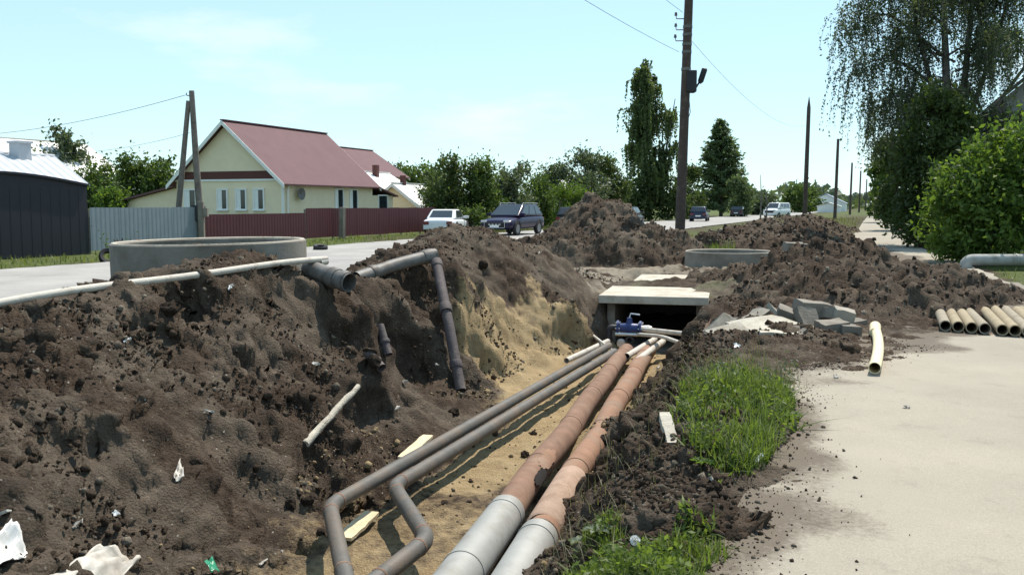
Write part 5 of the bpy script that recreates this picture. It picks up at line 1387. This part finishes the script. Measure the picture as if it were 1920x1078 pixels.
# dark dense tree by the path
cl = [(0, 0, 1.2, 1.25, 1.2, 1.3), (.1, 0, 2.6, 1.35, 1.3, 1.2), (.1, 0, 4.0, 1.2, 1.2, 1.2), (.3, 0, 5.2, 1.0, 1.0, 1.0), (.9, .2, 3.2, 1.1, 1.1, 1.6), (1.1, .3, 4.7, 1.0, 1.0, 1.0), (.6, .1, .9, 1.3, 1.2, 1.0), (-.5, 0, 3.3, .8, .8, .9)]
clump_tree('tree', gpos(1732, 34.5), cl, 16000, .11, L_DARK, 'dense dark green tree overhanging the footpath', 'tree', .16, seed=12, gap=-.4, gscale=.7, shell=.42, fuzz=.3)
cl = [(0, 0, 1.0, 1.3, 1.3, 1.0), (.6, 0, 2.1, 1.2, 1.2, 1.1), (-.3, 0, 2.9, 1.0, 1, .8)]
clump_tree('tree', gpos(1680, 58), [(c[0] * 1.4, c[1] * 1.4, c[2] * 1.7, c[3] * 1.1, c[4] * 1.2, c[5] * 1.5) for c in cl], 7000, .16, L_DARK, 'dark leafy tree farther along the right side of the footpath', 'tree', .15, seed=13, gap=-.3, gscale=.8)
for i, (u, d, h) in enumerate(((1668, 85, 7.5), (1660, 120, 9), (1652, 165, 9))):
    clump_tree('tree', gpos(u, d), blob(9, 2.2, h, rr_, lo=.1), 3500, .25, L_MID, ('distant path-side tree behind the dark leafy one', 'more distant path-side tree', 'farthest path-side tree at the end of the row')[i], 'tree', .15, seed=20 + i, gap=-.3)

def weeping(name, base, boughs, strands, leaf, lm, label, seed, trunk_paths, step=.1, smin=.6, smax=3.0, twig=.006, bark=BIRCHB, floor=None, sway=.25, upper=(), leafn=1):
    """boughs: polylines relative to base; strands hang from points along them"""
    r = np.random.default_rng(seed); e = empty(name, base, 0, label, 'tree')
    q = MB()
    for pts_, r0, r1 in trunk_paths:
        pp_ = subdiv(pts_, .8); q.tube(pp_, [r0 + (r1 - r0) * t for t in np.linspace(0, 1, len(pp_))], 9, jitter=.06)
    q.build('trunk', bark, e, smooth=True)
    q = MB()
    for pts_, r0, r1 in boughs:
        pp_ = subdiv(smooth_path(pts_, .6, 4), .6); q.tube(pp_, [r0 + (r1 - r0) * t for t in np.linspace(0, 1, len(pp_))], 6)
    q.build('limbs', bark, e, smooth=True)
    allp, alld = [], []; tw = MB()
    lens = np.array([sum((Vector(b) - Vector(a)).length for a, b in zip(p[0], p[0][1:])) for p in boughs]); pr = lens / lens.sum()
    for k in range(strands):
        bpts = [Vector(v) for v in boughs[r.choice(len(boughs), p=pr)][0]]
        t = r.uniform(.18, 1.0) * (len(bpts) - 1); i = min(int(t), len(bpts) - 2); s = bpts[i].lerp(bpts[i + 1], t - i)
        s = s + Vector(r.normal(0, .22, 3))
        Ls = r.uniform(smin, smax) * (.6 + .4 * r.random())
        ang = r.uniform(0, 6.28); out = r.uniform(.1, sway + .1)
        n = max(4, int(Ls / step)); tt = np.linspace(0, 1, n)
        px = s.x + math.cos(ang) * out * Ls * (1 - (1 - tt) ** 2) + r.normal(0, .02, n); py = s.y + math.sin(ang) * out * Ls * (1 - (1 - tt) ** 2) + r.normal(0, .02, n)
        pz = s.z + .12 * Ls * np.sin(tt * 2.2) - Ls * tt ** 1.35
        P = np.stack([px, py, pz], -1)
        if floor is not None: P = P[P[:, 2] > floor(P)] if callable(floor) else P[P[:, 2] > floor]
        if len(P) < 3: continue
        if twig: tw.tube([P[j] for j in range(0, len(P), max(1, len(P) // 5))], twig, 3, cap=False)
        for _ in range(leafn): allp.append(P + r.normal(0, .05, P.shape))
    P = np.concatenate(allp)
    V, Fq = leaves(P, leaf * r.uniform(.6, 1.2, len(P)), r, flat=.9, ratio=.55)
    tn = np.repeat(np.clip(r.normal(.5, .25, len(P)), 0, 1), 4)
    mesh_np('crown', V, Fq, lm, e, tint=tn)
    if twig and tw.v: tw.build('twigs', bark, e)
    return e
# big birch on the right
r = np.random.default_rng(31)
B = gpos(1778, 38)
tp = [([(0, 0, -.3), (.1, 0, 3.0), (-.25, 0, 6.0), (-.55, .1, 10.5), (-.7, .2, 14)], .26, .05), ([(.08, 0, 2.2), (.4, .1, 5.0), (.7, .2, 9.5), (.95, .3, 14)], .19, .04),
      ([(.15, 0, 3.2), (.9, .1, 5.6), (1.8, .2, 8.5), (2.8, .3, 12)], .14, .03), ([(-.1, 0, 3.8), (-.8, -.1, 6), (-1.7, -.1, 9), (-2.2, 0, 12.5)], .13, .03), ([(.5, 0, 3.4), (1.6, .0, 5.4), (2.9, .1, 7.2), (4.2, .2, 9.6)], .11, .03)]
bo = []
for i in range(34):
    z0 = r.uniform(4.2, 12.5); a = r.uniform(0, 6.28); reach = r.uniform(2.2, 4.6) * (1.1 - .05 * abs(z0 - 8)); x0 = r.normal(0.2, .5)
    d = Vector((math.cos(a), math.sin(a) * .75, 0))
    bo.append(([(x0, 0, z0), tuple(Vector((x0, 0, z0)) + d * reach * .5 + Vector((0, 0, r.uniform(.5, 1.4)))), tuple(Vector((x0, 0, z0)) + d * reach + Vector((0, 0, r.uniform(-.3, .9))))], .05, .012))
for (z0, dx, dz) in ((5.0, -4.2, 1.2), (6.2, -5.2, 1.5), (7.5, -5.0, 2.2), (8.6, -4.6, 2.0), (4.4, -3.0, .9), (9.8, -4.4, 1.6)):
    bo.append(([(-.2, 0, z0), (dx * .5, r.normal(0, .6), z0 + dz), (dx, r.normal(0, .8), z0 + dz * .5)], .07, .014))
weeping('birch', B, bo, 2200, .062, L_BIRCH, 'tall multi-stemmed birch with drooping branches above the bushes', 32, tp, step=.10, smin=.8, smax=3.6, twig=.006, floor=3.2, leafn=2)
# weeping birch behind the tall pole
r = np.random.default_rng(41); Bw = gpos(1218, 99)
tp = [([(0, 0, -.3), (-.3, 0, 5), (-.8, 0, 12), (-.9, 0, 17.2)], .26, .04), ([(.2, 0, 2), (1.6, 0, 7), (2.6, 0, 13)], .18, .04)]
bo = []
for i in range(46):
    t = r.random(); z0 = 2.5 + 13.6 * t; a = r.uniform(0, 6.28); rc = (3.4 * (1 - t) ** .5 + .6) * r.uniform(.5, 1)
    s = Vector((-.3 - .6 * t, 0, z0)); d = Vector((math.cos(a), math.sin(a), 0))
    bo.append(([s, s + d * rc * .5 + Vector((0, 0, .9)), s + d * rc + Vector((0, 0, .7))], .06, .02))
for i in range(14):
    t = r.random(); z0 = 2.5 + 10.2 * t; a = r.uniform(0, 6.28); rc = 1.7 * r.uniform(.5, 1); s = Vector((1.3 + 1.3 * t, 0, z0)); d = Vector((math.cos(a), math.sin(a), 0))
    bo.append(([s, s + d * rc * .5 + Vector((0, 0, .8)), s + d * rc + Vector((0, 0, .5))], .05, .02))
weeping('weeping_birch', Bw, bo, 950, .19, L_WEEP, 'tall weeping tree with hanging curtains of leaves behind the tall pole', 42, tp, step=.18, smin=1.4, smax=4.2, twig=0, sway=.06, leafn=2)
clump_tree('tree', gpos(1195, 97), [(0, 0, 1.6, 3.0, 2, 1.8), (2.8, 0, 1.6, 2.4, 2, 1.8), (4.4, 0, 2.6, 1.8, 1.8, 2.2), (.5, 0, 3.5, 2.4, 2, 2.0)], 6000, .22, L_DARK, 'dark undergrowth tree at the foot of the weeping tree', 'tree', .2, seed=44, gap=-.4)
# fir
r = np.random.default_rng(51); e = empty('fir_tree', gpos(1352, 135), 0, 'dark broad fir tree beyond the parked hatchback', 'tree')
Pn, Dn = [], []; q = MB(); q.tube([(0, 0, -.3), (0, 0, 7), (-.3, 0, 14.2)], [.3, .18, .03], 8); q.build('trunk', BARK, e, smooth=True); q = MB()
for k in range(330):
    t = r.random() ** .8; z = .8 + 13.2 * t; a = r.uniform(0, 6.28); R = (5.0 * (1 - t) ** .75 + .35) * r.uniform(.65, 1.12); m = int(18 + R * 14)
    d = np.array([math.cos(a), math.sin(a), 0]); tt = r.random(m) ** .7
    P = np.array([-.3 * t, 0, z]) + d * (R * tt)[:, None] + np.stack([0 * tt, 0 * tt, .9 * tt * (tt - .75) * R * .35], -1) + r.normal(0, .22, (m, 3)) * np.array([1, 1, .55])
    Pn.append(P); Dn.append(np.repeat(d[None], m, 0)); q.tube([(-.3 * t, 0, z), tuple(np.array([-.3 * t, 0, z]) + d * R * .8)], [.05, .015], 4)
q.build('branches', BARK, e)
P = np.concatenate(Pn); V, Fq = leaves(P, 0.28 * r.uniform(.6, 1.2, len(P)), r, along=np.concatenate(Dn), ratio=.4, flat=.3); mesh_np('crown', V, Fq, L_FIR, e, tint=np.repeat(r.random(len(P)), 4))
clump_tree('tree', gpos(1388, 128), [(0, 0, 1.4, 1.8, 1.5, 1.5), (.6, 0, 3.2, 1.5, 1.4, 1.2), (-.6, 0, 4.6, 1.3, 1.3, 1.2)], 3000, .22, L_FIR, 'lower dark tree leaning against the fir', 'tree', .15, seed=55, gap=-.25)
# bushes along the far side of the street
def bushes(spec):
    for (u, d, R, H, lm, n, leaf, lab, seed, gap, cat) in spec:
        r = np.random.default_rng(seed)
        clump_tree('bush' if cat == 'bush' else 'tree', gpos(u, d), blob(11, R, H, r, lo=.08), n, leaf, lm, lab, cat, .1, seed=seed, gap=gap, gscale=.9, fuzz=.6)
bushes([(850, 60, 2.4, 4.7, L_DARK, 7500, .13, 'tall dark green bush behind the white car', 61, -.35, 'bush'),
        (812, 63, 1.8, 3.6, L_DARK, 4500, .13, 'dark bush at the end of the maroon fence', 62, -.3, 'bush'),
        (905, 59, 1.9, 4.4, L_MID, 5500, .13, 'mid green bush between the white car and the plum car', 63, -.3, 'bush'),
        (955, 62, 2.0, 4.5, L_GREY, 5500, .13, 'tall greyish bush above the plum car', 64, -.25, 'bush'),
        (1000, 66, 1.8, 3.6, L_MID, 4500, .13, 'loose green bush right of the plum car', 65, -.2, 'bush'),
        (1045, 80, 2.4, 5.0, L_GREY, 6000, .15, 'grey-green tree behind the light shrub', 66, -.25, 'tree'),
        (1090, 82, 2.8, 6.6, L_GREY, 8000, .15, 'wide grey-green tree left of the weeping tree', 67, -.25, 'tree'),
        (1138, 84, 2.4, 6.0, L_DARK, 7000, .15, 'dark tree joining the weeping tree', 68, -.3, 'tree'),
        (1072, 68, 1.7, 3.2, L_BRIGHT, 5000, .11, 'light yellow-green shrub behind the tall earth mound', 69, -.3, 'bush'),
        (1020, 70, 1.4, 2.2, L_BRIGHT, 3000, .11, 'low bright shrub at the verge past the plum car', 70, -.2, 'bush'),
        (880, 56, 1.3, 1.5, L_MID, 2500, .1, 'low weedy shrub behind the white car boot', 71, -.1, 'bush'),
        (118, 72, 2.3, 7.6, L_GREY, 6500, .17, 'tall rounded grey-green tree behind the navy garage', 72, -.25, 'tree'),
        (85, 70, 2.0, 5.6, L_DARK, 4500, .17, 'dark tree left of the rounded grey-green one', 73, -.25, 'tree'),
        (180, 62, 2.2, 4.2, L_MID, 5000, .15, 'bushy green tree above the grey fence', 74, -.25, 'tree'),
        (240, 60, 2.4, 4.9, L_MID, 6000, .15, 'leafy green tree between the garage and the yellow house', 75, -.25, 'tree'),
        (292, 60, 1.9, 4.6, L_MID, 5000, .15, 'leafy green tree over the annexe roof of the yellow house', 76, -.25, 'tree'),
        (205, 52, 1.5, 2.6, L_BRIGHT, 3000, .13, 'low bright bush behind the grey fence', 77, -.2, 'bush'),
        (222, 27.5, .5, .75, L_MID, 1200, .05, 'small green weed clump beside the concrete ring and the tyre', 78, -.2, 'bush'),
        (775, 105, 4.0, 6.0, L_MID, 5000, .25, 'round green tree far behind the white roofs', 79, -.3, 'tree'),
        (740, 115, 3.5, 6.6, L_GREY, 4000, .25, 'grey-green tree far behind the white roofs', 80, -.3, 'tree'),
        (1290, 105, 2.0, 6.0, L_DARK, 4500, .2, 'dark tree between the tall pole and the fir', 81, -.3, 'tree'),
        (1495, 200, 4, 5.5, L_MID, 2500, .4, 'far green tree behind the nearest bare pole', 82, -.3, 'tree'),
        (1522, 230, 4, 6.0, L_MID, 2500, .4, 'far green tree right of the nearest bare pole', 83, -.3, 'tree'),
        (1420, 150, 4, 3.5, L_GREY, 2500, .3, 'far low thicket behind the bare saplings', 84, -.3, 'bush')])
# far wood along the horizon
r = np.random.default_rng(90); M = 16000
th_ = r.uniform(-1.0, 1.0, M); d_ = r.uniform(380, 620, M); hh = (5 + 4 * (fbm(th_ * 25, th_ * 0, seed=3, oct=3) + .6)) * r.random(M) ** .6
P = np.stack([np.sin(th_ + .35) * d_, np.cos(th_ + .35) * d_, hh], -1); V, Fq = leaves(P, 1.6 * r.uniform(.6, 1.3, M), r, ratio=.8)
tag(mesh_np('far_wood', V, Fq, leaf_mat('leaf_far', (.06, .085, .055), (.11, .14, .085), .3), tint=np.repeat(r.random(M), 4)), 'far line of woodland along the horizon', kind='stuff')

# ------------------------------------------------------------------ grass
def blades(P, H, W, r, lean=.5, seg=3):
    """tapered bent blades: seg quads ending in a point"""
    n = len(P); a = r.uniform(0, 6.28, n); d = np.stack([np.cos(a), np.sin(a), 0 * a], -1); s = np.stack([-np.sin(a), np.cos(a), 0 * a], -1)
    le = np.abs(r.normal(0, lean, n)); ts = np.linspace(0, 1, seg + 1); rows = []
    for t in ts:
        c = P + d * (le * H * t ** 1.8)[:, None] + np.stack([0 * H, 0 * H, H * t * (1 - .25 * np.minimum(le, 1.2) * t)], -1)
        w = (W * (1 - t) ** .7 + .0003)[:, None]
        rows += [c - s * w, c + s * w]
    V = np.stack(rows, 1).reshape(-1, 3); k = 2 * (seg + 1)
    o = np.arange(n)[:, None, None] * k
    f = np.array([[2 * i, 2 * i + 1, 2 * i + 3, 2 * i + 2] for i in range(seg)])[None]
    return V, (f + o).reshape(-1, 4), k
def in_poly(x, y, poly):
    c = np.zeros(len(x), bool); n = len(poly)
    for i in range(n):
        (x0, y0), (x1, y1) = poly[i], poly[(i + 1) % n]
        k = ((y0 > y) != (y1 > y)) & (x < (x1 - x0) * (y - y0) / (y1 - y0 + 1e-12) + x0); c ^= k
    return c
G_BR = leaf_mat('grass_bright', (.055, .085, .02), (.17, .225, .06), .5)
G_DRY = leaf_mat('grass_dry', (.10, .105, .055), (.26, .24, .14), .3)
def grass_patch(name, poly, n, H, W, m, label, seed, lean=.5, zc=None, clumpy=.0, grow=0):
    r = np.random.default_rng(seed); poly = [tuple(p)[:2] for p in poly]; A_ = np.array(poly)
    x = r.uniform(A_[:, 0].min(), A_[:, 0].max(), n * 3); y = r.uniform(A_[:, 1].min(), A_[:, 1].max(), n * 3)
    jx, jy = x + .12 * fbm(x * 3, y * 3, seed=seed, oct=2), y + .12 * fbm(x * 3, y * 3, seed=seed + 5, oct=2)
    k = in_poly(jx, jy, poly)
    if clumpy: k &= (fbm(x * 4.5, y * 4.5, seed=seed + 9, oct=2) + r.normal(0, .25, len(x))) > clumpy
    x, y = x[k][:n], y[k][:n]; z = np.maximum(ground_z(x, y), -.5) if zc is None else np.full(len(x), zc)
    P = np.stack([x, y, z - .01], -1)
    hv = H * r.uniform(.45, 1.15, len(x)) * (1 + .35 * fbm(x * 2.5, y * 2.5, seed=seed + 2, oct=2))
    V, Fq, kk = blades(P, hv, W * r.uniform(.6, 1.3, len(x)), r, lean)
    o = mesh_np(name, V, Fq, m, tint=np.repeat(np.clip(r.normal(.5, .28, len(x)), 0, 1), kk))
    return tag(o, label, kind='stuff')
pA = [onz(*q, .05) for q in ((1262, 800), (1290, 745), (1345, 712), (1455, 712), (1492, 762), (1470, 815), (1430, 868), (1375, 908), (1330, 900), (1290, 870))]
grass_patch('grass', pA, 3600, .20, .0042, G_BR, 'tall bright green grass and weeds on the trench edge', 1, .75, clumpy=-.05)
grass_patch('grass', pA, 1500, .15, .013, G_BR, 'broad-leaved weeds among the tall grass', 2, .8, clumpy=-.1)
pB = [onz(*q, .05) for q in ((1275, 740), (1330, 690), (1400, 675), (1500, 690), (1490, 735), (1400, 730), (1300, 790))]
grass_patch('dry_weeds', pB, 700, .26, .0026, G_DRY, 'grey dry weed stalks behind the tall green grass', 3, .6, clumpy=-.1)
def weed_leaves(poly, n, H, S, m, label, seed, clumpy=0):
    r = np.random.default_rng(seed); poly = [tuple(p)[:2] for p in poly]; A_ = np.array(poly)
    x = r.uniform(A_[:, 0].min(), A_[:, 0].max(), n * 3); y = r.uniform(A_[:, 1].min(), A_[:, 1].max(), n * 3)
    k = in_poly(x + .1 * fbm(x * 3, y * 3, seed=seed, oct=2), y, poly) & ((fbm(x * 3.5, y * 3.5, seed=seed + 9, oct=2) + r.normal(0, .15, len(x))) > clumpy); x, y = x[k][:n], y[k][:n]
    z = ground_z(x, y) + H * r.random(len(x)) * (1 + .5 * fbm(x * 3, y * 3, seed=seed + 4, oct=2)); P = np.stack([x, y, z], -1)
    V, Fq = leaves(P, S * r.uniform(.5, 1.3, len(P)), r, ratio=.45)
    tag(mesh_np('weed_leaves', V, Fq, m, tint=np.repeat(np.clip(r.normal(.5, .3, len(P)), 0, 1), 4)), label, kind='stuff')
weed_leaves(pA, 3500, .17, .022, G_BR, 'leafy weeds mixed through the tall grass', 21, -.05)
weed_leaves(pB, 1600, .2, .018, L_GREY, 'dusty grey-green weed leaves behind the tall grass', 22, .0)
pC = [onz(*q, .0) for q in ((1030, 1110), (1045, 1010), (1100, 965), (1165, 985), (1150, 1030), (1245, 1040), (1290, 985), (1340, 1000), (1345, 1060), (1300, 1120), (1180, 1180))]
grass_patch('grass', pC, 2600, .11, .004, G_BR, 'short green grass on the near trench edge', 4, .6, clumpy=-.2)
grass_patch('grass', pC, 1300, .10, .011, G_BR, 'small broad weeds on the near trench edge', 5, .9, clumpy=-.1)
weed_leaves(pC, 2600, .09, .018, G_BR, 'leafy low weeds on the near trench edge', 23, -.05)
grass_patch('dry_weeds', [trench(*q) for q in ((3.6, -1.1), (12, -.85), (12, -.3), (6, -.3), (3.6, -.5))], 900, .16, .002, G_DRY, 'thin dry roots and stalks along the right trench bank', 6, .9)
V1 = [street(-24.4, 14), street(-20.7, 14), street(-20.7, 70), street(-24.4, 70)]
grass_patch('grass', V1, 11000, .20, .018, leaf_mat('grass_verge', (.09, .125, .03), (.20, .22, .075), .4), 'grass verge along the fence across the street', 7, .6, zc=BASE, clumpy=-.35)
V2 = [street(2.75, 12), street(8, 12), street(8, 60), street(2.2, 60), street(2.75, 26)]
grass_patch('grass', V2, 11000, .14, .012, leaf_mat('grass_verge', (.09, .125, .03), (.20, .22, .075), .4), 'grass verge around the heating pipe and bushes', 8, .6, zc=BASE, clumpy=-.3)
V3 = [street(-9, 34), street(-1.5, 34), street(-1.3, 120), street(-11, 120)]
grass_patch('dry_weeds', V3, 7000, .35, .03, leaf_mat('weeds_far', (.10, .105, .05), (.22, .20, .11), .35), 'rough weeds growing between the street and the footpath', 9, .5, zc=BASE, clumpy=-.15)
p = street(-5.6, 28.6); r = np.random.default_rng(3)
grass_patch('grass', [(p.x + .3, p.y - .8), (p.x + 1.5, p.y - .8), (p.x + 1.5, p.y + .4), (p.x + .3, p.y + .4)], 500, .4, .012, G_BR, 'green weeds at the foot of the tall pole', 10, .5, zc=0)
# dandelion clock and broad weed leaves
dp = hit_ground(1190, 1066); dn = empty('dandelion', dp, 0, 'dandelion seed head standing in the near grass', 'flower')
q = MB(); q.tube([(0, 0, -.02), (.005, 0, .06), (0, 0, .115)], .0025, 6); q.build('stem', L_BRIGHT, dn)
r = np.random.default_rng(8); d = r.standard_normal((420, 3)); d /= np.linalg.norm(d, axis=1, keepdims=True)
V, Fq = leaves(d * .019, .006, r, along=d * 3, ratio=.35); o = mesh_np('seed_head', V + np.array([0, 0, .13]), Fq, WHITE, dn)
def rosette(u, v, R, m, label, k=9):
    p = hit_ground(u, v); e = empty('broadleaf_weed', p, 0, label, 'weed')
    for i in range(k):
        a = i * 6.283 / k + random.uniform(-.2, .2); l_ = R * random.uniform(.7, 1.1); d = Vector((math.cos(a), math.sin(a), 0)); s = Vector((-d.y, d.x, 0)); vs = []; fs = []
        for j in range(6):
            t = j / 5; w = l_ * .24 * math.sin(math.pi * min(1, t * .9 + .08)); c = d * l_ * t + Vector((0, 0, .03 + l_ * .75 * t * (1 - .75 * t))); vs += [c - s * w + Vector((0, 0, .01)), c, c + s * w + Vector((0, 0, .01))]
        for j in range(5):
            for h in (0, 1): fs.append((j * 3 + h, j * 3 + h + 1, j * 3 + h + 4, j * 3 + h + 3))
        q = MB(); q.add(vs, fs); o = q.build('leaf', m, e, smooth=True); at_ = o.data.attributes.new('tint', 'FLOAT', 'POINT'); at_.data.foreach_set('value', np.full(len(vs), random.random(), np.float32))
SILV = leaf_mat('silvery_leaf', (.14, .17, .12), (.26, .29, .22), .3)
rosette(1120, 1010, .085, SILV, 'silvery broad-leaved weed in the near grass by the soil')
rosette(1085, 1030, .07, SILV, 'smaller silvery weed beside the silvery broad-leaved one')
rosette(1150, 1055, .08, L_BRIGHT, 'green broad-leaved weed next to the dandelion')
rosette(1245, 1060, .08, L_BRIGHT, 'green broad-leaved weed at the path-side of the near grass')
rosette(1482, 790, .09, L_BRIGHT, 'green burdock rosette at the path edge of the tall grass')
rosette(1320, 880, .08, L_BRIGHT, 'green broad-leaved weed at the low end of the tall grass')

# ------------------------------------------------------------------ litter
PLAST = mat('white_plastic_sheet', (.50, .47, .42), .55, .15, 5, .2, 20, col2=(.28, .24, .19), mix=(.42, .7))
def sheet(name, corners, label, m, cat='litter', n=16, wave=.02, seed=1, lift=.012):
    r = np.random.default_rng(seed); A_, B_, C_, D_ = [hit_ground(u, v) + Vector((0, 0, h)) for (u, v, h) in corners]
    c = (A_ + B_ + C_ + D_) / 4; vs = []
    for i in range(n + 1):
        for j in range(n + 1):
            u, v = i / n, j / n; p = A_.lerp(B_, u).lerp(D_.lerp(C_, u), v); f = fbm(np.array([u * 3.1 + seed]), np.array([v * 3.1]), seed=seed, oct=3)[0]
            p = p + Vector((0, 0, wave * f + wave * .6 * abs(math.sin(u * 5 + v * 3 + seed)))); p.x += .3 * wave * f
            p.z = max(p.z, gz(p.x, p.y) + lift); vs.append(p - c)
    q = MB(); q.add(vs, [(i * (n + 1) + j, (i + 1) * (n + 1) + j, (i + 1) * (n + 1) + j + 1, i * (n + 1) + j + 1) for i in range(n) for j in range(n)])
    o = q.build(name, m, None, smooth=True, loc=c); md = o.modifiers.new('t', 'SOLIDIFY'); md.thickness = .002
    return tag(o, label, cat)
sheet('plastic_sheet', [(75, 1090, .01), (190, 1075, .16), (262, 1075, .03), (150, 1130, .0)], 'crumpled translucent white plastic sheet peaked like a tent on the soil', PLAST, seed=3, wave=.035)
sheet('plastic_sheet', [(-40, 1040, .02), (20, 1025, .1), (58, 1045, .03), (0, 1075, .02)], 'curled white plastic sheet with rolled edge on the soil slope', mat('clean_white_plastic', (.66, .65, .63), .45, .1, 5, col2=(.4, .36, .3), mix=(.5, .75)), seed=5, wave=.04)
sheet('white_rag', [(325, 905, .02), (338, 870, .03), (346, 905, .04), (330, 915, .02)], 'small twisted white rag hanging on the soil slope', PLAST, 'rag', 8, .015, 7)
sheet('green_wrapper', [(383, 1062, .03), (398, 1058, .04), (412, 1080, .02), (395, 1085, .02)], 'small shiny green wrapper on the soil', mat('green_foil', (.03, .22, .12), .3, .1, 8), 'wrapper', 6, .015, 9)
sheet('paper_scrap', [(1545, 860, .0), (1549, 845, .01), (1553, 848, .0), (1549, 862, .0)], 'sliver of white paper on the footpath', WHITE, 'scrap', 4, .004, 11, .008)
for i, (u, v, s) in enumerate(((218, 968, .02), (14, 968, .025), (145, 985, .018), (525, 1035, .02), (493, 1060, .018), (745, 770, .03), (655, 818, .03), (1335, 908, .022), (1235, 690, .03), (1382, 652, .035), (1567, 708, .03), (1700, 765, .02), (1420, 870, .018), (760, 720, .03), (1008, 475, .06), (430, 540, .03), (590, 690, .03), (395, 775, .03), (240, 640, .025), (820, 690, .02))):
    p = hit_ground(u, v) if u < 1500 else onz(u, v, .006)
    q = chunk([(-s, -s * .6), (s * .8, -s * .7), (s, s * .5), (-s * .7, s * .6)], s * .25, 300 + i, WHITE); o = q.build('pale_fragment', PLAST if i % 3 else WHITE, None, loc=p + Vector((0, 0, .008)))
    o.rotation_euler = (random.uniform(-.7, .7), random.uniform(-.7, .7), random.uniform(0, 6)); tag(o, 'small whitish rubbish fragment on the weedy bank right of the rusty pipes' if 1100 < u < 1500 else 'small whitish rubbish fragment on the trodden floor near the plastic sheets' if u < 560 and v > 940 else 'small whitish rubbish fragment on the cut bank near the dark iron pipe' if u > 700 and u < 1100 else 'small whitish rubbish fragment on the left spoil slope' if u < 1500 else 'small whitish fragment lying beside the path edge soil', 'rubbish', 'white rubbish fragments')
